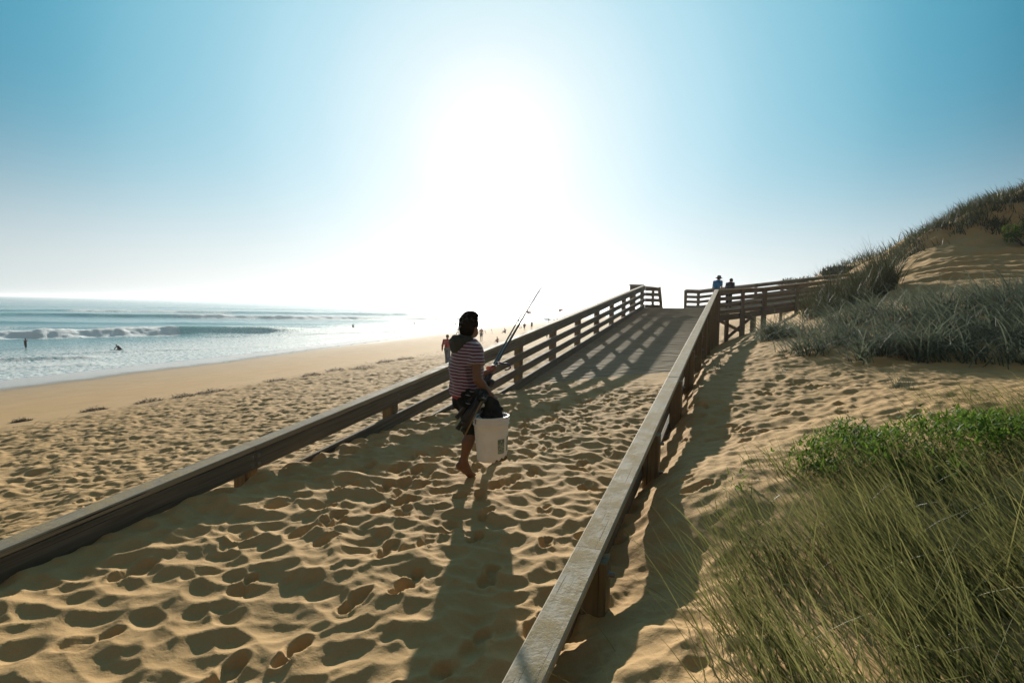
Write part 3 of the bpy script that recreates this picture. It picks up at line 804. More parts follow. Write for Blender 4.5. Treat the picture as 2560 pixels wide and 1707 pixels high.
# low leafy creeper just behind it
x, y = scatter(26000, 1.3, 4.9, 3.1, 4.85, lambda x, y: (1 - sstep(.62, 1.05, np.sqrt(((x - 2.9) / 1.35) ** 2 + ((y - 3.95) / .72) ** 2) + .75 * vnoise(x * 2.6, y * 2.6, 330) + .3 * vnoise(x * 9, y * 9, 331))))
n = len(x)
b = on_ground(x, y)
dome = np.clip(1 - ((x - 2.9) / 1.45) ** 2 - ((y - 3.95) / .85) ** 2, 0, 1)
b[:, 2] += rng.random(n) ** .6 * (.03 + .19 * dome) * (.5 + 1.2 * (vnoise(x * 7, y * 7, 332) + .5))
cover = grass_obj('creeper', [ribbons(b, rng.uniform(0, 6.28, n), rng.uniform(.3, 1.3, n), rng.uniform(.2, .9, n), rng.uniform(.022, .085, n), rng.uniform(.008, .022, n), 3)], M['cover'])
tag(cover, 'bright green leafy creeper spreading over the sand behind the marram grass', 'ground cover', kind='stuff')

# silvery spinifex bank: arching tussocks on the mound
def tussocks(cx, cy, per, L, W, tilt, bend, K=5, wind=(-1.2, .5), spread=.12, vary0=0):
    k = len(cx)
    x = np.repeat(cx, per) + rng.normal(0, spread, k * per)
    y = np.repeat(cy, per) + rng.normal(0, spread, k * per)
    n = k * per
    az = np.where(rng.random(n) < wind[1], wind[0] + rng.normal(0, .6, n), rng.uniform(0, 6.28, n))
    sz = np.repeat(rng.uniform(.7, 1.25, k), per)
    return ribbons(on_ground(x, y), az, rng.uniform(*tilt, n), rng.uniform(*bend, n), rng.uniform(*L, n) * sz, rng.uniform(*W, n), K, np.clip(np.repeat(rng.random(k), per) * .6 + rng.random(n) * .4 + vary0, 0, 1))
def bank(x, y):
    front = y - np.maximum(9.6 - .9 * (x - 4.6), 5.8) + .5 * vnoise(x * .9, y * .9, 340)
    back = (13.6 - .02 * x) - y + .6 * vnoise(x * .7, y * .7, 341)
    left = x - (4.55 + .33 * np.maximum(y - 9.5, 0)) + .3 * vnoise(x, y, 343)
    return sstep(0, .35, front) * sstep(0, .5, back) * sstep(0, .4, left) * np.clip(.55 + 1.3 * vnoise(x * 1.5, y * 1.5, 342), .05, 1)
x, y = scatter(1900, 4.2, 15, 5.5, 15, bank)
spin = grass_obj('spinifex', [tussocks(x, y, 26, (.40, .95), (.012, .026), (.05, .6), (.9, 2.5))], M['spinifex'])
tag(spin, 'silvery arching spinifex covering the mound right of the walkway', 'grass', kind='stuff')

# tall dark tussocks beside the upper walkway, one by one
TALL = [(8.9, 16.6, 1.15), (9.6, 16.9, 1.3), (10.3, 17.1, 1.5), (10.9, 16.7, 1.55), (11.4, 17.4, 1.35), (9.2, 15.6, .95), (8.4, 15.5, .8), (10.1, 16.1, 1.1)]
names = ['low dark tussock at the walkway edge, leftmost of the tall grass', 'second dark tussock from the left beside the upper walkway', 'tall dark tussock in the middle of the clump by the walkway', 'tallest dark tussock of the clump by the upper walkway', 'rear right tussock of the tall clump by the upper walkway', 'short tussock in front of the tall clump, above the spinifex', 'smallest front tussock of the clump, nearest the landing', 'middle front tussock of the tall clump by the walkway']
for (tx, ty, th), lab in zip(TALL, names):
    o = grass_obj('grass_tussock', [tussocks(np.full(7, tx) + rng.normal(0, .22, 7), np.full(7, ty) + rng.normal(0, .22, 7), 46, (th * .55, th * 1.05), (.012, .022), (.0, .45), (.2, 1.0), spread=.09)], M['darkgrass'])
    tag(o, lab, 'grass', 'tall tussocks by the upper walkway')

# grass on the dune crest and the slopes behind
def crest(x, y):
    c = sstep(-1.0, 1.2, (y - 26.0 + .1 * np.maximum(x - 20, 0)) + 1.2 * vnoise(x * .5, y * .5, 350)) * sstep(16, 19, x)
    return c * (.35 + 1.1 * (vnoise(x * .6, y * .6, 351) + .5))
x, y = scatter(1900, 15, 34, 24, 36, crest)
c1 = tussocks(x, y, 18, (.3, .8), (.02, .04), (.0, .6), (.2, 1.2), 4, spread=.16)
x, y = scatter(900, 16, 42, 30, 64, lambda x, y: sstep(.50, .56, x / y) * (.3 + vnoise(x * .3, y * .3, 352) + .5))
c2 = tussocks(x, y, 10, (.4, .9), (.035, .07), (.0, .6), (.2, 1.2), 3, spread=.3)
hill = grass_obj('dune_grass', [c1, c2], M['darkgrass'])
tag(hill, 'dark tufted grass along the crest of the high dune at right', 'grass', kind='stuff')

# single sprigs on open sand
for (tx, ty, nb, L, lab, mt) in ((4.75, 6.9, 60, .42, 'pale dry tuft alone on shaded sand below the spinifex', 'spinifex'), (4.1, 8.6, 26, .34, 'thin sprig on open sand left of the spinifex front', 'spinifex'), (3.45, 9.6, 30, .4, 'wispy tuft on sand close to the buried fence posts', 'spinifex')):
    o = grass_obj('grass_tuft', [tussocks(np.array([tx]), np.array([ty]), nb, (L * .6, L * 1.2), (.004, .008), (.2, .9), (.4, 1.6), spread=.05)], M[mt])
    tag(o, lab, 'grass', 'small tufts on the sand')

def shrub(cx, cy, rx, ry, h, nleaf, label, mat, lsz=(.06, .14), sink=.3, lobes=7):
    z0 = gz(cx, cy) - sink
    root = thing('shrub', label, 'shrub', (cx, cy, z0), group='shrubs on the dunes')
    st = []
    lob = [(rng.uniform(-.65, .65) * rx, rng.uniform(-.65, .65) * ry, rng.uniform(.45, .95) * h, rng.uniform(.35, .6)) for _ in range(lobes)]
    V, F, k = [], [], 0
    for lx, ly, lz, lr in lob:
        v, f = tube_vf([(0, 0, 0), (lx * .4, ly * .4, lz * .45), (lx, ly, lz * .9)], [.05 * h, .03 * h, .012 * h], 6)
        V.append(v); F += [[i + k for i in q] for q in f]; k += len(v)
    add('stem', quads_mesh('stem', np.concatenate(V), F), M['stem'], root)
    li = rng.integers(0, lobes, nleaf)
    lo = np.array(lob)[li]
    d = rng.normal(0, 1, (nleaf, 3)); d /= np.linalg.norm(d, axis=1)[:, None]
    rad = rng.uniform(.45, 1.05, nleaf) ** .6
    p = lo[:, :3] + d * (rad * lo[:, 3])[:, None] * np.array([rx, ry, h * .8])
    p[:, 2] = np.abs(p[:, 2])
    grass_obj('foliage', [ribbons(p, rng.uniform(0, 6.28, nleaf), rng.uniform(.0, 1.4, nleaf), rng.uniform(0, .8, nleaf), rng.uniform(*lsz, nleaf), rng.uniform(lsz[0] * .5, lsz[1] * .5, nleaf), 3)], mat, root)
    return root
shrub(25.0, 44.0, 1.5, 1.1, 1.15, 6000, 'dark rounded shrub on the skyline above the far fence end', M['shrub'], (.14, .30))
shrub(27.2, 54.5, 2.0, 1.6, 1.5, 5000, 'grey green shrub low on the skyline, left of the dark rounded one', M['darkgrass'], (.10, .24))
shrub(23.6, 49.5, 1.4, 1.2, .9, 1200, 'small low shrub between the two skyline shrubs', M['darkgrass'], (.10, .2))
shrub(21.3, 23.9, .95, .7, .85, 1800, 'bright green bush on the bare dune slope at the right edge', M['cover'], (.06, .12), .1)

# dry seaweed clumps along the high tide line
WEED = [(-16.6, 22.4, .55), (-15.2, 23.7, .7), (-14.0, 24.1, .6), (-13.5, 25.3, .75), (-11.9, 28.6, .6), (-10.6, 30.0, .6), (-10.5, 33.6, .65), (-8.7, 33.0, .85), (-8.5, 38.1, .7), (-7.4, 39.4, .7), (-18.2, 20.9, .4)]
where = ['second', 'third', 'fourth', 'fifth', 'sixth', 'seventh', 'eighth', 'ninth', 'tenth', 'rightmost and farthest', 'nearest and leftmost']
for (wx_, wy_, r_), wh in zip(WEED, where):
    n = 420
    ph, q_ = rng.uniform(0, 6.28, n), np.sqrt(rng.random(n))
    p = np.stack([wx_ + r_ * .9 * q_ * np.cos(ph), wy_ + r_ * .55 * q_ * np.sin(ph), np.zeros(n)], 1)
    p[:, 2] = ground_h(p[:, 0], p[:, 1]) + ZC - .01 + .34 * r_ * (1 - q_) * rng.random(n)
    o = grass_obj('seaweed_clump', [ribbons(p, rng.uniform(0, 6.28, n), rng.uniform(.9, 1.6, n), rng.uniform(-.2, .6, n), rng.uniform(.08, .26, n), rng.uniform(.012, .03, n), 3)], M['weed'])
    tag(o, 'dark dry seaweed clump on the tide line, %s from the left' % wh if 'and' not in wh else 'dark dry seaweed clump on the tide line, %s' % wh, 'seaweed', 'seaweed clumps on the beach')

# small bits of weed strewn along the tide line
x, y = rng.uniform(-22, 2, 5200), rng.uniform(17, 62, 5200)
wb = shore_d(x, y) + 2.2 * fbm(x * .08, y * .08, 120, 3)
k = rng.random(5200) < np.exp(-((wb - 34.5) / 1.9) ** 2) * np.clip(.35 + 1.6 * vnoise(x * .7, y * .7, 360), 0, 1)
x, y = x[k], y[k]
n = len(x)
bits = grass_obj('seaweed_bits', [ribbons(on_ground(x, y, -.01), rng.uniform(0, 6.28, n), rng.uniform(1.0, 1.7, n), rng.uniform(-.3, .5, n), rng.uniform(.08, .3, n), rng.uniform(.02, .06, n), 3)], M['weed'])
tag(bits, 'scraps of dark seaweed strewn along the high tide line', 'seaweed', kind='stuff')
# ------------------------------------------------------------------ people: implicit bodies turned into one smooth surface each
def snet(fn, lo, hi, h):
    """naive surface nets: vertices (n,3), quads (m,4) of fn = 0 (inside negative)"""
    lo, hi = np.asarray(lo, float) - 2 * h, np.asarray(hi, float) + 2 * h
    n = np.ceil((hi - lo) / h).astype(int) + 1
    ax = [lo[i] + h * np.arange(n[i]) for i in range(3)]
    G = np.stack(np.meshgrid(*ax, indexing='ij'), -1).reshape(-1, 3).astype(np.float32)
    val = np.concatenate([fn(c) for c in np.array_split(G, max(1, len(G) // 400000))]).reshape(n)
    ins = val < 0
    acc = np.zeros((*(n - 1), 3)); cnt = np.zeros(n - 1)
    corners = [(i, j, k) for i in (0, 1) for j in (0, 1) for k in (0, 1)]
    def sub(a, c): return a[c[0]:n[0] - 1 + c[0], c[1]:n[1] - 1 + c[1], c[2]:n[2] - 1 + c[2]]
    for c in corners:
        for d in range(3):
            if c[d]: continue
            e = list(c); e[d] = 1
            va, vb = sub(val, c), sub(val, e)
            cr = (va < 0) != (vb < 0)
            t = np.where(cr, va / np.where(cr, va - vb, 1), 0)
            for m in range(3):
                acc[..., m] += np.where(cr, c[m] + (t if m == d else 0), 0)
            cnt += cr
    act = cnt > 0
    vid = np.full(n - 1, -1); vid[act] = np.arange(act.sum())
    cell = np.stack(np.meshgrid(*[np.arange(k - 1) for k in n], indexing='ij'), -1)
    V = lo + h * (cell[act] + acc[act] / cnt[act][:, None])
    Q = []
    for d in range(3):
        o1, o2 = [(1, 2), (2, 0), (0, 1)][d]
        sl = [slice(1, n[0] - 1), slice(1, n[1] - 1), slice(1, n[2] - 1)]
        sa, sb = list(sl), list(sl)
        sa[d], sb[d] = slice(0, n[d] - 1), slice(1, n[d])
        a, b = ins[tuple(sa)], ins[tuple(sb)]
        ix = np.argwhere(a != b)
        if not len(ix): continue
        flip = a[tuple(ix.T)]
        ix = ix + 1; ix[:, d] -= 1
        def cellid(p, q):
            c = ix.copy(); c[:, o1] -= p; c[:, o2] -= q
            return vid[c[:, 0], c[:, 1], c[:, 2]]
        q = np.stack([cellid(1, 1), cellid(0, 1), cellid(0, 0), cellid(1, 0)], 1)
        Q.append(np.where(flip[:, None], q, q[:, ::-1]))
    return V, np.concatenate(Q)
def cone(P, a, b, ra, rb):
    a, b = np.asarray(a, np.float32), np.asarray(b, np.float32)
    d = b - a
    t = np.clip(((P - a) @ d) / (d @ d + 1e-9), 0, 1)
    return np.linalg.norm(P - a - t[:, None] * d, axis=1) - (ra + (rb - ra) * t)
def ell(P, c, r, ax=None):
    q = P - np.asarray(c, np.float32)
    if ax is not None: q = q @ np.asarray(ax, np.float32).T
    r = np.asarray(r, np.float32)
    k = np.linalg.norm(q / r, axis=1)
    return (k - 1) * r.min() * .5 + (k - 1) * k / (np.linalg.norm(q / r ** 2, axis=1) + 1e-6) * .5
def smin(a, b, k):
    h = np.clip(.5 + .5 * (b - a) / k, 0, 1)
    return b + (a - b) * h - k * h * (1 - h)
def blob(prims, k):
    """prims: list of ('c', a, b, ra, rb) or ('e', c, r, ax)"""
    def fn(P):
        d = None
        for p in prims:
            v = cone(P, *p[1:]) if p[0] == 'c' else ell(P, *p[1:])
            d = v if d is None else smin(d, v, k)
        return d
    los, his = [], []
    for p in prims:
        if p[0] == 'c':
            r = max(p[3], p[4]); q = np.array([p[1], p[2]], float)
            los.append(q.min(0) - r); his.append(q.max(0) + r)
        else:
            r = max(p[2]); los.append(np.array(p[1]) - r); his.append(np.array(p[1]) + r)
    return fn, np.min(los, 0), np.max(his, 0)
def sdf_obj(name, prims, k, h, mat, parent, mod=None):
    fn, lo, hi = blob(prims, k)
    f2 = fn if mod is None else (lambda P: mod(P, fn(P)))
    V, F = snet(f2, lo, hi, h)
    return add(name, mesh_np(name, V, F, True), mat, parent)
def cloth(name, c, rough=.85): return mat_plain(name, c, rough, .15, .35, 30, .25)
SKIN = mat_plain('tanned_skin', (.17, .085, .045), .5, .35, .2, 18)
SKIN2 = mat_plain('pale_skin', (.42, .26, .18), .55, .3, .15, 18)
HAIR = mat_plain('dark_hair', (.014, .011, .009), .95, .03, .3, 60, .3)
BLACK = mat_plain('black_fabric', (.012, .013, .012), .8, .15, .2, 30, .3)

def lerp(a, b, t): return tuple(np.array(a) + (np.array(b) - np.array(a)) * t)
def figure(label, loc, az, H, pose, top, legs, hair=HAIR, skin=SKIN2, h=.03, hat=None, long_sleeve=False, long_legs=False, group=None, bare=False, robe=False):
    """a standing, walking, wading, sitting or kneeling person of height H facing az"""
    root = thing('person', label, 'person', loc, -az, group)
    k = H / 1.7
    J = dict(hd=(0, .03, 1.585), nk=(0, .0, 1.44), ch=(0, .0, 1.26), be=(0, .01, 1.08), pe=(0, 0, .94))
    for s, n in ((-1, 'l'), (1, 'r')):
        J[n + 's'] = (s * .185, -.01, 1.38); J[n + 'e'] = (s * .235, -.03, 1.10); J[n + 'w'] = (s * .235, .05, .87)
        J[n + 'h'] = (s * .09, 0, .92); J[n + 'k'] = (s * .10, .03, .50); J[n + 'a'] = (s * .10, -.01, .08); J[n + 't'] = (s * .12, .14, .03)
    if pose == 'walk':
        J.update(lk=(-.09, .16, .50), la=(-.09, .20, .09), lt=(-.10, .36, .05), rk=(.09, .0, .49), ra=(.09, -.26, .15), rt=(.10, -.14, .04),
                 le=(-.24, -.10, 1.11), lw=(-.25, -.12, .88), re=(.24, .06, 1.11), rw=(.22, .2, .92))
    if pose == 'stride':
        J.update(lk=(-.09, .22, .52), la=(-.09, .34, .10), lt=(-.10, .50, .08), rk=(.09, -.06, .50), ra=(.09, -.36, .16), rt=(.10, -.24, .04),
                 le=(-.25, -.14, 1.12), lw=(-.27, -.2, .90), re=(.25, .12, 1.12), rw=(.24, .3, .96))
    if pose == 'look':      # one hand up to the brow
        J.update(re=(.36, .10, 1.42), rw=(.14, .14, 1.60))
    if pose == 'point':
        J.update(le=(-.34, .14, 1.36), lw=(-.30, .30, 1.58))
    if pose == 'stoop':
        J.update(hd=(0, .20, 1.50), nk=(0, .13, 1.38), ch=(0, .07, 1.24), le=(-.23, .06, 1.06), lw=(-.18, .22, .93), re=(.23, .06, 1.06), rw=(.18, .22, .93), ls=(-.18, .10, 1.34), rs=(.18, .10, 1.34))
    if pose == 'sit':
        dz = .78
        for n in list(J): J[n] = (J[n][0], J[n][1], J[n][2] - dz)
        for s, n in ((-1, 'l'), (1, 'r')):
            J[n + 'k'] = (s * .14, .40, .38); J[n + 'a'] = (s * .12, .58, .06); J[n + 't'] = (s * .13, .72, .04); J[n + 'h'] = (s * .09, .02, .14)
            J[n + 'e'] = (s * .25, .14, .36); J[n + 'w'] = (s * .12, .36, .34)
        J['hd'] = (0, .14, .80); J['nk'] = (0, .07, .66); J['ch'] = (0, .03, .48)
    if pose == 'kneel':     # crouched on a board, arms forward
        J.update(hd=(0, .52, .62), nk=(0, .40, .50), ch=(0, .24, .42), be=(0, .08, .30), pe=(0, -.10, .22))
        for s, n in ((-1, 'l'), (1, 'r')):
            J[n + 's'] = (s * .17, .32, .46); J[n + 'e'] = (s * .26, .50, .24); J[n + 'w'] = (s * .22, .68, .06)
            J[n + 'h'] = (s * .09, -.10, .20); J[n + 'k'] = (s * .14, .12, .08); J[n + 'a'] = (s * .13, -.32, .06); J[n + 't'] = (s * .13, -.46, .05)
    J = {n: tuple(np.array(v) * k) for n, v in J.items()}
    def c(a, b, ra, rb): return ('c', J[a] if isinstance(a, str) else a, J[b] if isinstance(b, str) else b, ra * k, rb * k)
    limbs = []
    for n in 'lr':
        hand = lerp(J[n + 'e'], J[n + 'w'], 1.33)
        limbs += [c(n + 's', n + 'e', .047, .038), c(n + 'e', n + 'w', .038, .027), c(n + 'w', hand, .03, .024),
                  c(n + 'h', n + 'k', .080, .055), c(n + 'k', n + 'a', .054, .036), c(n + 'a', n + 't', .042, .030)]
    trunk = [('e', J['ch'], (.165 * k, .105 * k, .19 * k), None), ('e', J['be'], (.135 * k, .10 * k, .17 * k), None), ('e', J['pe'], (.155 * k, .11 * k, .13 * k), None),
             c('ls', 'rs', .05, .05), c('nk', 'hd', .05, .05)]
    head = [('e', J['hd'], (.076 * k, .095 * k, .112 * k), None), ('e', tuple(np.array(J['hd']) + np.array((0, .095, -.02)) * k), (.016 * k, .022 * k, .02 * k), None)]
    sdf_obj('body', trunk + limbs + head, .03 * k, h, skin, root)
    if not bare:
        up = [('e', J['ch'], (.182 * k, .125 * k, .205 * k), None), ('e', J['be'], (.165 * k, .128 * k, .19 * k), None), c('ls', 'rs', .066, .066)]
        if robe: up += [('e', lerp(J['pe'], J['lk'], .45), (.24 * k, .17 * k, .34 * k), None), c('ls', 'le', .08, .09), c('rs', 're', .08, .09)]
        for n in 'lr':
            up.append(c(n + 's', lerp(J[n + 's'], J[n + 'e'], 1.0 if long_sleeve else .6), .064, .058))
            if long_sleeve: up.append(c(n + 'e', lerp(J[n + 'e'], J[n + 'w'], .92), .056, .045))
        sdf_obj('shirt', up, .035 * k, h, top, root)
    lo = [('e', J['pe'], (.172 * k, .128 * k, .135 * k), None)]
    for n in 'lr':
        lo.append(c(n + 'h', lerp(J[n + 'h'], J[n + 'k'], 1.0 if long_legs else .8), .096, .075))
        if long_legs: lo.append(c(n + 'k', lerp(J[n + 'k'], J[n + 'a'], .92), .074, .062))
    sdf_obj('trousers', lo, .03 * k, h, legs, root)
    hc = np.array(J['hd'])
    sdf_obj('hair', [('e', tuple(hc + np.array((0, -.018, .03)) * k), (.086 * k, .098 * k, .098 * k), None)] + ([('e', tuple(hc + np.array((0, -.10, .05)) * k), (.035 * k,) * 3, None)] if hat == 'bun' else []), .02 * k, h * .8, hair, root)
    if hat not in (None, 'bun'):
        pr = [(.0, .115), (.07, .112), (.092, .085), (.098, .03), (.10, .02), (.165, -.012), (.168, -.02), (.10, .012)]
        v, f = lathe_vf([(a * k, b * k) for a, b in pr], 24)
        add('hat', quads_mesh('hat', v, f), hat, root, tuple(hc + np.array((0, 0, .05)) * k), (-.12, 0, 0))
    return root
def gp(x, y, dz=0): return (x, y, gz(x, y) + dz)

blue, navy, redk, denim, khaki = cloth('bright_blue_shirt', (.015, .17, .42)), cloth('navy_jacket', (.022, .02, .035)), cloth('coral_red_knit', (.30, .055, .045)), cloth('washed_denim', (.12, .15, .19)), cloth('dark_khaki', (.05, .048, .04))
pale, grey, dark = cloth('pale_cotton', (.45, .43, .38)), cloth('grey_cotton', (.16, .15, .13)), cloth('dark_wetsuit', (.025, .026, .026))
HATM = cloth('dark_green_hat', (.035, .05, .042))
figure('man in a bright blue shirt and brimmed hat on the landing', (9.98, 28.0, ZC - .058), math.radians(48), 1.68, 'stoop', blue, khaki, h=.018, hat=HATM, long_legs=True)
figure('person in a dark jacket with bowed head beside the man in blue', (10.55, 27.9, ZC - .058), math.radians(52), 1.58, 'stoop', navy, BLACK, h=.018, long_sleeve=True, long_legs=True)
figure('person in a coral red top and faded jeans walking on the beach', gp(-3.35, 29.42), math.radians(8), 1.62, 'walk', redk, denim, mat_plain('auburn_hair', (.06, .018, .01), .6), h=.016, hat='bun', long_sleeve=True, long_legs=True)
g = 'people far along the beach'
figure('pale figure striding along the wet sand left of the boy', gp(-10.62, 111.55), math.radians(-70), 1.75, 'stride', pale, pale, long_sleeve=True, long_legs=True, group=g)
figure('person with a bare back standing just right of the boy\'s head', gp(-3.88, 71.41), math.radians(10), 1.7, 'stand', pale, dark, bare=True, group=g)
figure('person in grey crouched on the sand, farthest seated figure', gp(-1.26, 103.2), math.radians(-60), 1.72, 'sit', grey, dark, long_sleeve=True, group=g)
figure('small child sitting on the sand behind the long fence', gp(-1.39, 55.03), math.radians(-40), 1.05, 'sit', grey, dark, bare=True, group=g)
figure('person wrapped in a long towel, left of the standing pair', gp(2.38, 110.96), math.radians(20), 1.55, 'stand', grey, dark, robe=True, long_sleeve=True, group=g)
figure('adult raising one arm on the far sand, right of the towelled person', gp(3.68, 107.86), math.radians(0), 1.6, 'point', grey, dark, group=g)
figure('tiny dark figure on the far shore, left one of the last three', gp(12.18, 190), math.radians(0), 1.65, 'stand', dark, dark, long_legs=True, group=g)
figure('tiny figure on the far shore, middle one of the last three', gp(14.35, 195.96), math.radians(30), 1.6, 'point', dark, dark, group=g)
figure('tiny figure on the far shore, right one of the last three', gp(15.85, 202.83), math.radians(0), 1.6, 'stand', grey, dark, group=g)
figure('short walker seen under the top rail of the long fence, left one', gp(3.55, 57.97), math.radians(15), 1.2, 'stride', grey, grey, long_legs=True, group=g)
figure('short walker seen under the top rail of the long fence, right one', gp(4.36, 61.4), math.radians(15), 1.18, 'walk', dark, grey, long_legs=True, group=g)
g = 'people in the water'
figure('bather leaning at the bright water edge beyond the crouched person', (-2.8, 201.2, -.15), math.radians(20), 1.65, 'stride', dark, dark, long_legs=True, group=g)
figure('small bather standing in shallow water, farthest left of the far four', (-30.9, 178.8, -.65), 0, 1.7, 'stand', dark, dark, group=g)
figure('bather with an arm raised in the far shallows, second of the far four', (-24.0, 185.7, -.85), 0, 1.65, 'point', dark, dark, group=g)
figure('bather in the far shallows, third of the far four', (-20.3, 187.7, -.85), .4, 1.65, 'stand', dark, dark, group=g)
figure('bather in the far shallows nearest the striding figure', (-18.3, 183.1, -.8), -.5, 1.65, 'walk', dark, dark, group=g)
figure('wading bather shading the eyes in the surf at far left', (-65.2, 76.0, -.42), math.radians(25), 1.72, 'look', cloth('dark_rash_vest', (.05, .02, .02)), dark, h=.025, group=g)
figure('surfer in dark wetsuit crouched forward on a low white board', (-51.9, 75.0, .06), math.radians(-80), 1.6, 'kneel', dark, dark, h=.025, long_sleeve=True, long_legs=True, group=g)
figure('surfer standing waist deep behind a long pale board', (-41.5, 148.2, -.55), math.radians(20), 1.75, 'stand', dark, dark, h=.03, long_sleeve=True, group=g)

def surfboard(label, loc, az, L, W, mat):
    n, m = 18, 10
    V, F = [], []
    for i in range(n + 1):
        u = i / n * 2 - 1
        w = W * .5 * max(1 - abs(u) ** 2.6, .0) ** .6 + .004
        rock = .10 * u * u * L * .35
        for j in range(m):
            a = 2 * math.pi * j / m
            V.append((u * L / 2, w * math.cos(a), rock + .03 * math.sin(a) * (w / (W * .5)) ** .5))
    F = [(i * m + j, i * m + (j + 1) % m, (i + 1) * m + (j + 1) % m, (i + 1) * m + j) for i in range(n) for j in range(m)]
    root = thing('surfboard', label, 'surfboard', loc, -az, 'surfboards')
    add('board', quads_mesh('board', V, F), mat, root)
    fv, ff = box_vf(-.08, .04, -.004, .004, -.16, 0, .002)
    add('fin', mesh_np('fin', fv, ff), BLACK, root, (-L * .38, 0, 0))
    return root
surfboard('white board under the crouched surfer', (-52.3, 75.0, .03), math.radians(10), 2.2, .52, mat_plain('white_board', (.7, .7, .68), .25, .5, .05))
surfboard('long yellowish board floating before the standing surfer', (-41.8, 147.2, .06), math.radians(5), 3.6, .62, mat_plain('yellowish_board', (.45, .40, .16), .3, .5, .1))

# beach flags and two rods stuck in the sand, far off
def flag(label, x, y, h):
    root = thing('beach_flag', label, 'flag', gp(x, y), 0, 'beach flags')
    v, f = tube_vf([(0, 0, -.2), (0, 0, h)], .035, 8)
    add('pole', quads_mesh('pole', v, f), mat_plain('flag_pole', (.4, .38, .35), .5), root)
    V = [(.03 + 1.3 * i / 8, .12 * math.sin(i * .9), h - .08 - j * .9 / 4 * (1 - i / 16)) for i in range(9) for j in range(5)]
    F = [(i * 5 + j, i * 5 + 5 + j, i * 5 + 6 + j, i * 5 + 1 + j) for i in range(8) for j in range(4)]
    add('cloth', quads_mesh('cloth', V, F), mat_plain('flag_cloth', (.38, .10, .04), .8), root)
flag('left of two faded beach flags beyond the raised arm', 4.1, 160.0, 4.2)
flag('right of two faded beach flags above the long fence', 14.6, 180.0, 4.4)
for lab, x, y, h in (('shorter leaning fishing rod planted in the far sand', -4.98, 108.3, 1.0), ('taller leaning fishing rod planted in the far sand', -3.73, 107.5, 1.35)):
    root = thing('planted_rod', lab, 'fishing rod', gp(x, y), 0, 'rods planted in the sand')
    v, f = tube_vf([(0, 0, -.1), (-.12, 0, h * .5), (-.34, 0, h)], [.03, .025, .015], 6)
    add('shaft', quads_mesh('shaft', v, f), BLACK, root)
    v, f = lathe_vf([(0, -.08), (.07, -.07), (.07, .07), (0, .08)], 10)
    add('reel', quads_mesh('reel', v, f), BLACK, root, (-.12 - .08, 0, h * .5), (0, 1.57, 0))
# ------------------------------------------------------------------ the boy with bucket and rods
KX, KY, KZ = -.405, 5.2, -1.585
boy = thing('person', 'barefoot boy in a maroon striped shirt and black hood, walking up the ramp', 'person', (KX, KY, KZ + ZC))
def kp(x, y, z): return (x - KX, y - KY, z - KZ)
FW, RT = np.array((.82, .57, 0)), np.array((.57, -.82, 0))
AXB = np.array([RT, FW, (0, 0, 1)])
hd, nk = kp(-.392, 5.2, -.212), kp(-.408, 5.2, -.33)
ch, mid, pe = kp(-.412, 5.2, -.50), kp(-.405, 5.2, -.67), kp(-.41, 5.2, -.86)
rsh, rel, rwr, rhd = kp(-.325, 5.08, -.425), kp(-.300, 4.985, -.665), kp(-.196, 5.02, -.795), kp(-.168, 5.03, -.842)
lsh, lel, lwr, lhd = kp(-.462, 5.33, -.44), kp(-.36, 5.42, -.71), kp(-.225, 5.41, -.648), kp(-.178, 5.41, -.622)
rhp, rkn, rank, rheel, rball, rtoe = kp(-.388, 5.12, -.90), kp(-.345, 5.1, -1.175), kp(-.419, 5.07, -1.415), kp(-.455, 5.05, -1.465), kp(-.362, 5.11, -1.555), kp(-.325, 5.14, -1.568)
lhp, lkn, lank, lball, ltoe = kp(-.445, 5.27, -.90), kp(-.27, 5.42, -1.19), kp(-.235, 5.56, -1.49), kp(-.15, 5.66, -1.572), kp(-.10, 5.70, -1.578)
HF = np.array((.60, .80, 0)); HR_ = np.array((.80, -.60, 0)); AXH = np.array([HR_, HF, (0, 0, 1)])
def hp(r, f, u): return tuple(np.array(hd) + HR_ * r + HF * f + np.array((0, 0, u)))
calf = tuple(np.array(lerp(rkn, rank, .32)) - FW * .018)
calf2 = tuple(np.array(lerp(lkn, lank, .32)) - FW * .018)
def finger(base, d1, d2, l1, l2, r): 
    a = np.array(base); b = a + np.array(d1) * l1; c_ = b + np.array(d2) * l2
    return [('c', tuple(a), tuple(b), r, r * .95), ('c', tuple(b), tuple(c_), r * .95, r * .8)]
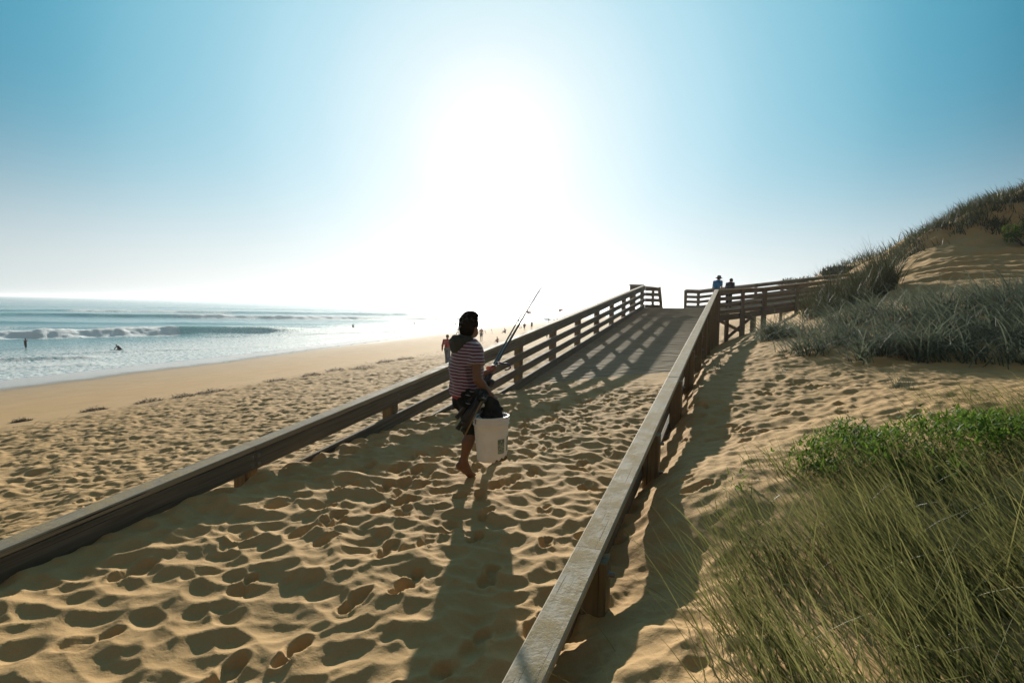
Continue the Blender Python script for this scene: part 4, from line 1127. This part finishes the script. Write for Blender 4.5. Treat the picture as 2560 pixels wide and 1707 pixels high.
body = [('e', hd, (.070, .088, .105), AXH), ('e', hp(0, .055, -.055), (.042, .045, .05), AXH), ('c', hp(0, .088, .0), hp(0, .104, -.026), .011, .014),
        ('e', hp(.070, -.005, -.015), (.012, .022, .032), AXH), ('e', hp(-.070, -.005, -.015), (.012, .022, .032), AXH), ('c', hp(-.018, .088, -.058), hp(.018, .088, -.058), .010, .010),
        ('c', nk, hp(0, -.01, -.05), .046, .046),
        ('e', ch, (.135, .095, .19), AXB), ('e', mid, (.12, .09, .17), AXB), ('e', pe, (.128, .10, .12), AXB), ('c', rsh, lsh, .045, .045),
        ('c', rsh, rel, .047, .037), ('c', rel, lerp(rel, rwr, .35), .037, .037), ('c', lerp(rel, rwr, .35), rwr, .037, .024),
        ('c', lsh, lel, .045, .036), ('c', lel, lwr, .035, .024),
        ('e', lerp(rwr, rhd, .75), (.030, .028, .042), None), ('e', lerp(lwr, lhd, .7), (.034, .026, .030), None),
        ('c', rhp, rkn, .078, .052), ('c', rkn, calf, .050, .055), ('c', calf, rank, .053, .031), ('c', rank, rheel, .032, .030), ('c', rheel, rball, .029, .032), ('c', rank, rball, .033, .028), ('c', rball, rtoe, .027, .016),
        ('c', lhp, lkn, .078, .052), ('c', lkn, calf2, .050, .055), ('c', calf2, lank, .053, .031), ('c', lank, lball, .034, .030), ('c', lball, ltoe, .028, .016)]
hand_dir = np.array(rhd) - np.array(rwr); hand_dir /= np.linalg.norm(hand_dir)
for i in range(4):
    off = (i - 1.5) * .017
    body += finger(tuple(np.array(rhd) + FW * off + hand_dir * .01), hand_dir * .8 + RT * .5, hand_dir * .3 - RT * .9, .032, .03 - .003 * abs(i - 1), .0085)
body += finger(tuple(np.array(lerp(rwr, rhd, .6)) + FW * .026), hand_dir * .7 + FW * .6, hand_dir * .9 - RT * .3, .03, .026, .0095)
rod_dir = np.array((.54, 1.08, .964)); rod_dir /= np.linalg.norm(rod_dir)
ld = np.array((.72, .2, .25))
for i in range(4):
    body += finger(tuple(np.array(lhd) + rod_dir * (i - 1.5) * .016), ld * .9, np.array((-.2, -.9, -.2)), .03, .03, .0085)
body += finger(tuple(np.array(lerp(lwr, lhd, .6)) + np.array((0, 0, .025))), np.array((.7, -.2, .6)), np.array((.8, -.3, .1)), .03, .025, .0095)
sdf_obj('body', body, .018, .0075, SKIN, boy)
# toes of the planted foot and hair, hood, shirt, shorts
def shirt_mod(P, d):
    z = P[:, 2]
    u = P @ RT.astype(np.float32); v = P @ FW.astype(np.float32)
    d = d + .006 * np.sin(u * 38 + 9 * z + 3 * np.sin(v * 25)) * np.clip((1.15 - z) * 3, .2, 1) + .004 * np.sin((z * 30 + u * 26 - v * 14))
    d = np.maximum(d, .738 + .02 * np.sin(u * 21 + v * 17) - z)                       # hem
    return np.maximum(d, z - 1.265)
stop_r, stop_l = lerp(rsh, rel, .50), lerp(lsh, lel, .50)
shirt = [('e', kp(-.408, 5.2, -.46), (.172, .140, .16), AXB), ('e', kp(-.418, 5.2, -.60), (.176, .152, .22), AXB), ('e', kp(-.410, 5.2, -.78), (.168, .150, .20), AXB), ('c', rsh, lsh, .062, .062),
         ('c', nk, ch, .075, .10), ('c', rsh, stop_r, .070, .078), ('c', lsh, stop_l, .068, .075)]
sdir = np.array(rel) - np.array(rsh); sdir /= np.linalg.norm(sdir)
def shirt_mod2(P, d):
    d = shirt_mod(P, d)
    q = P - np.array(stop_r, np.float32)                                               # open, square sleeve end
    cut = q @ sdir.astype(np.float32) + .0
    near = np.linalg.norm(q - (q @ sdir.astype(np.float32))[:, None] * sdir.astype(np.float32), axis=1)
    sleeve = np.maximum(cut, near - .10)
    return np.where((near < .10) & (cut > -.02) & (P @ RT.astype(np.float32) > .115), np.maximum(d, cut), d)
STR = mat_stripes()
sdf_obj('shirt', shirt, .03, .0085, STR, boy, shirt_mod2)
def shorts_mod(P, d):
    u = P @ RT.astype(np.float32)
    return d + .007 * np.sin(P[:, 2] * 20 + u * 34) + .004 * np.sin(P[:, 0] * 55 - P[:, 2] * 31)
sdf_obj('shorts', [('e', kp(-.41, 5.2, -.88), (.150, .122, .13), AXB), ('c', rhp, lerp(rhp, rkn, .86), .092, .078), ('c', lhp, lerp(lhp, lkn, .9), .092, .078)], .03, .009, BLACK, boy, shorts_mod)
def hair_mod(P, d):
    q = P - np.array(hd, np.float32)
    f = q @ HF.astype(np.float32); u = q[:, 2]
    nz = .007 * np.sin(P[:, 0] * 170 + 3 * np.sin(P[:, 2] * 120)) * np.sin(P[:, 1] * 160 + P[:, 2] * 90) + .004 * np.sin(P[:, 0] * 320 + P[:, 2] * 280) * np.sin(P[:, 1] * 300)
    d = d + nz * np.clip(.4 + u * 9, .3, 1.6)
    return np.maximum(d, np.minimum(f - .058 + .5 * np.minimum(u, 0), .5) * 1.0 - .30 * np.maximum(u - .02, 0))
sdf_obj('hair', [('e', hp(0, -.012, .022), (.084, .098, .105), AXH), ('e', hp(0, .02, .098), (.058, .076, .044), AXH), ('e', hp(0, -.045, -.035), (.068, .055, .065), AXH)], .02, .0055, HAIR, boy, hair_mod)
def hood_mod(P, d): return d + .007 * np.sin(P[:, 0] * 48 + P[:, 2] * 30) * np.sin(P[:, 1] * 42 - P[:, 2] * 44)
nkb = np.array(nk)
hood = [('c', tuple(nkb - FW * .05 + RT * .055), tuple(nkb - FW * .05 - RT * .055), .048, .048), ('e', tuple(nkb - FW * .105 + np.array((0, 0, -.02))), (.10, .065, .066), AXB),
        ('c', tuple(nkb + RT * .062 - FW * .03), tuple(nkb + RT * .05 + FW * .055 + np.array((0, 0, -.03))), .033, .022), ('c', tuple(nkb - RT * .062 - FW * .03), tuple(nkb - RT * .05 + FW * .055 + np.array((0, 0, -.03))), .033, .022),
        ('e', tuple(nkb - FW * .125 + np.array((0, 0, -.075))), (.06, .042, .05), AXB)]
sdf_obj('hood', hood, .025, .007, mat_plain('black_green_fleece', (.045, .05, .04), .9, .1, .3, 60, .4), boy, hood_mod)

# white bucket
BX, BY, BZ = -.158, 4.95, -1.368
bucket = thing('bucket', 'white plastic bucket with grey green label, hanging beside the boy', 'bucket', (BX, BY, BZ + ZC))
bucket.rotation_euler = (math.radians(-1.5), math.radians(-2), math.radians(20))
r0, r1, hb = .132, .152, .385
prof = [(0, .004), (r0 - .012, .004), (r0 - .002, .0), (r0, .006)] + [(r0 + (r1 - r0) * k / 8, .006 + (hb - .08) * k / 8) for k in range(1, 9)]
prof += [(r1 + .009, .318), (r1 + .010, .325), (r1 + .003, .331), (r1 + .004, .346), (r1 + .012, .350), (r1 + .013, .357), (r1 + .005, .362), (r1 + .006, .377), (r1 + .013, .380), (r1 + .012, .388), (r1 + .003, .390), (r1 - .002, .384), (r0 - .003, .012), (0, .010)]
WHITE = mat_plain('white_plastic', (.74, .73, .70), .38, .45, .22, 9, Subsurface_Weight=.15, Subsurface_Radius=(.02, .02, .02))
v, f = lathe_vf(prof, 56)
add('shell', quads_mesh('shell', v, f), WHITE, bucket)
def patch(name, a0, a1, z0, z1, mat, out=.0016, ragged=0):
    n, m = 14, 8
    V, F = [], []
    for i in range(n + 1):
        a = math.radians(a0 + (a1 - a0) * i / n)
        zt = z1 - (ragged * (1 - i / n) if ragged else 0) + (ragged * .25 * math.sin(i * 1.9) if ragged else 0)
        for j in range(m + 1):
            z = z0 + (max(zt, z0 + .004) - z0) * j / m
            r = r0 + (r1 - r0) * min(max((z - .006) / (hb - .08), 0), 1) + out
            V.append((r * math.cos(a), r * math.sin(a), z))
    F = [(i * (m + 1) + j, (i + 1) * (m + 1) + j, (i + 1) * (m + 1) + j + 1, i * (m + 1) + j + 1) for i in range(n) for j in range(m)]
    return add(name, quads_mesh(name, V, F), mat, bucket)
def mat_label():
    t = NT('printed_label')
    p = t.co()
    sp = t.n('ShaderNodeSeparateXYZ'); t.put(sp.inputs[0], p)
    row = t.math('FRACT', t.math('MULTIPLY', sp.outputs[2], 75))
    ln = t.ramp(row, [(.45, 0.), (.5, 1.)])
    words = t.ramp(t.noise(t.mapp(p, (160, 160, 75)), 1.0, 0), [(.45, 0.), (.5, 1.)])
    head = t.ramp(t.noise(t.mapp(p, (40, 40, 30)), 1.0, 1), [(.5, 0.), (.53, 1.)])
    up = t.math('GREATER_THAN', sp.outputs[2], .16)
    m = t.mix(up, t.math('MULTIPLY', ln, words), head)
    c = t.mix(m, (.13, .17, .13), (.46, .50, .44))
    return t.done(t.bsdf(c, .5, .3))
LBL = mat_label()
cam_a = math.degrees(math.atan2(-BY, -BX)) - 20                          # side of the bucket that faces the viewer
patch('label', cam_a + 22, cam_a + 50, .072, .200, LBL)
patch('label', cam_a + 66, cam_a + 98, .085, .215, LBL)
patch('sand_smear', cam_a + 12, cam_a + 100, .004, .062, mat_plain('wet_sand_smear', (.17, .115, .045), .9, .1, .4, 120, .5), .0022, .05)
ca, sa = math.cos(math.radians(cam_a - 52)), math.sin(math.radians(cam_a - 52))
hk = np.array(rhd) + np.array((KX - BX, KY - BY, KZ - BZ))
hk = np.array(bucket.rotation_euler.to_matrix().inverted() @ Vector(hk))
e1, e2 = np.array((ca, sa, 0)) * (r1 + .016) + np.array((0, 0, .335)), -np.array((ca, sa, 0)) * (r1 + .016) + np.array((0, 0, .335))
pts = [e1, e1 + (0, 0, .03), e1 * .75 + hk * .25 + np.array((ca, sa, 0)) * .04, hk * .92 + e1 * .08, hk, hk * .92 + e2 * .08, e2 * .75 + hk * .25 - np.array((ca, sa, 0)) * .04, e2 + (0, 0, .03), e2]
v, f = tube_vf(pts, .0038, 8)
add('wire_handle', quads_mesh('wire_handle', v, f), mat_plain('steel_wire', (.16, .15, .14), .4, .5, Metallic=.8), bucket)

# dark cloth hanging from the hand into the bucket
bag = thing('wet_cloth', 'black cloth bundled from the boy\'s hand into the bucket', 'cloth', (KX, KY, KZ + ZC))
def bag_mod(P, d): return d + .010 * np.sin(P[:, 0] * 60 + P[:, 2] * 28) * np.sin(P[:, 1] * 50 + P[:, 2] * 33) + .004 * np.sin(P[:, 2] * 95 + P[:, 0] * 70)
sdf_obj('folds', [('c', kp(-.175, 5.0, -.86), kp(-.135, 4.98, -.95), .035, .055), ('c', kp(-.135, 4.98, -.95), kp(-.095, 4.93, -1.0), .055, .038), ('c', kp(-.20, 4.97, -.84), kp(-.225, 4.96, -.97), .03, .04), ('c', kp(-.225, 4.96, -.97), kp(-.205, 4.95, -1.02), .04, .03), ('e', kp(-.12, 5.0, -.87), (.022, .03, .03), None)], .03, .007, BLACK, bag, bag_mod)

# bundle of rod butts and reels under the arm
PLAST = mat_plain('black_rod_grip', (.012, .012, .012), .42, .5, .1)
SILV = mat_plain('worn_alloy', (.35, .34, .32), .32, .5, .3, Metallic=.9)
bundle = thing('rod_bundle', 'bundle of black rod handles and reels held at the boy\'s hip', 'fishing rods', (KX, KY, KZ + ZC))
def tb(name, a, b, r, mat, cap=True, mid_=None):
    pts = [a, b] if mid_ is None else [a, mid_, b]
    v, f = tube_vf(pts, r, 12)
    o = add(name, quads_mesh(name, v, f), mat, bundle)
    if cap:
        d = np.array(b, float) - np.array(a, float); d /= np.linalg.norm(d)
        v, f = tube_vf([np.array(b) - d * .01, np.array(b) + d * .012, np.array(b) + d * .016], [r * 1.15, r * 1.2, r * .9], 12)
        add('end_cap', quads_mesh('end_cap', v, f), mat_plain('worn_rubber', (.05, .042, .03), .7), o)
    return o
tb('grip', kp(-.255, 4.93, -.76), kp(-.452, 4.86, -1.075), .019, PLAST)
tb('grip', kp(-.215, 4.91, -.78), kp(-.405, 4.84, -1.092), .022, PLAST)
tb('grip', kp(-.300, 4.94, -.755), kp(-.463, 4.89, -.985), .017, PLAST)
tb('grip', kp(-.275, 4.90, -.81), kp(-.40, 4.86, -1.03), .024, PLAST)
tb('wooden_stick', kp(-.235, 4.88, -.80), kp(-.395, 4.83, -1.14), .008, mat_plain('driftwood', (.22, .16, .08), .7), False)
for c_, r_ in ((kp(-.405, 4.90, -.795), .032), (kp(-.37, 4.91, -.765), .028), (kp(-.40, 4.88, -.865), .03), (kp(-.265, 4.88, -.815), .03)):
    v, f = lathe_vf([(0, -.02), (r_ * .8, -.02), (r_, -.012), (r_ * .62, -.006), (r_ * .62, .008), (r_, .012), (r_ * .8, .02), (0, .022)], 16)
    o = add('reel', quads_mesh('reel', v, f), BLACK, bundle, c_, (1.1, .5, .3))
    v, f = lathe_vf([(r_ * .55, -.024), (r_ * .75, -.027), (r_ * .6, -.030), (r_ * .3, -.028)], 14)
    add('rim', quads_mesh('rim', v, f), SILV, o)
    v, f = tube_vf([(0, 0, .02), (r_ * .9, 0, .034), (r_ * 1.3, .01, .03)], .004, 6)
    add('crank', quads_mesh('crank', v, f), SILV, o)
sdf_obj('strap', [('c', kp(-.36, 4.95, -.80), kp(-.24, 4.95, -.79), .04, .045), ('c', kp(-.33, 4.93, -.86), kp(-.25, 4.92, -.83), .035, .04)], .02, .008, BLACK, bundle)

# two fishing rods carried upright in the left hand
def rod(label, a, b, r, rings):
    root = thing('fishing_rod', label, 'fishing rod', (KX, KY, KZ + ZC), 0, 'rods in the boy\'s left hand')
    a, b = np.array(a), np.array(b)
    d = b - a; L = np.linalg.norm(d); d /= L
    sag = np.array((.03, 0, -.01))
    pts = [a + d * L * u + sag * u * u for u in np.linspace(0, 1, 14)]
    v, f = tube_vf(pts, r * (1 - .70 * np.linspace(0, 1, 14)), 8)
    sh = add('shaft', quads_mesh('shaft', v, f), mat_plain('grey_carbon', (.035, .036, .042), .3, .5, .1), root)
    v, f = tube_vf([a - d * .03, a + d * .26], r * 1.45, 10)
    add('grip', quads_mesh('grip', v, f), PLAST, root)
    right = np.cross(d, (0, 0, 1)); right /= np.linalg.norm(right); out = np.cross(right, d)
    for u, rr_ in rings:
        c_ = a + d * L * u + sag * u * u + (right * .75 - out * .66) * (rr_ + r * .6)
        th = np.linspace(0, 2 * math.pi, 15)
        ring = [c_ + rr_ * (math.cos(q) * (right * .75 - out * .66) + math.sin(q) * (d * .75 + right * .4)) for q in th]
        v, f = tube_vf(ring, .0022, 5, False)
        add('guide_ring', quads_mesh('guide_ring', v, f), PLAST, root)
    return root, a, d
rA, aA, dA = rod('longer grey fishing rod slanting up past the boy\'s shoulder', kp(-.262, 5.30, -.785), kp(.298, 6.4, .222), .0165, [(.42, .019), (.56, .015), (.72, .011), (.84, .008), (.93, .006)])
rB, aB, dB = rod('shorter fishing rod alongside the longer one', kp(-.258, 5.34, -.745), kp(.207, 6.6, .128), .0130, [(.5, .011), (.66, .009), (.8, .007), (.92, .005)])
v, f = lathe_vf([(0, -.03), (.026, -.03), (.034, -.02), (.022, -.01), (.022, .012), (.033, .018), (.028, .03), (0, .034)], 18)
add('reel', quads_mesh('reel', v, f), PLAST, rA, kp(-.19, 5.33, -.745), (.9, .4, 0))
hookp = [kp(*q) for q in ((-.150, 5.38, -.553), (-.115, 5.39, -.556), (-.080, 5.40, -.568), (-.045, 5.40, -.566), (-.016, 5.40, -.580), (-.010, 5.40, -.605), (-.03, 5.40, -.620), (-.065, 5.40, -.627))]
hook = thing('hooked_handle', 'purple hooked handle sticking out by the boy\'s left hand', 'hook', (KX, KY, KZ + ZC))
v, f = tube_vf(hookp, .0075, 8)
add('bent_tube', quads_mesh('bent_tube', v, f), mat_plain('purple_rubber', (.03, .018, .09), .5), hook)
lure = thing('fishing_lure', 'small orange and pink lure at the boy\'s left hand', 'lure', (KX, KY, KZ + ZC))
sdf_obj('orange_float', [('e', kp(-.222, 5.36, -.602), (.013, .010, .016), None), ('e', kp(-.236, 5.36, -.608), (.009, .009, .011), None)], .006, .004, mat_plain('orange_plastic', (.75, .17, .02), .35), lure)
sdf_obj('pink_bead', [('e', kp(-.203, 5.36, -.594), (.010, .009, .010), None)], .01, .004, mat_plain('pink_plastic', (.70, .06, .30), .35), lure)

# ------------------------------------------------------------------ sea haze
hv = [(x, y, z) for z in (-4.6, 17.5) for y in (-6200, 6200) for x in (-6200, 6200)]
hf = [(0, 2, 3, 1), (4, 5, 7, 6), (0, 1, 5, 4), (2, 6, 7, 3), (0, 4, 6, 2), (1, 3, 7, 5)]
haze_mat = bpy.data.materials.new('haze'); haze_mat.use_nodes = True
hn = haze_mat.node_tree.nodes; hn.clear()
ho = hn.new('ShaderNodeOutputMaterial'); hp = hn.new('ShaderNodeVolumePrincipled')
hp.inputs['Color'].default_value = (.84, .88, .92, 1)
hp.inputs['Density'].default_value = .0003
hp.inputs['Anisotropy'].default_value = .65
haze_mat.node_tree.links.new(hp.outputs[0], ho.inputs['Volume'])
haze = add('haze', mesh_np('haze', hv, hf), haze_mat)
haze['kind'] = 'stuff'
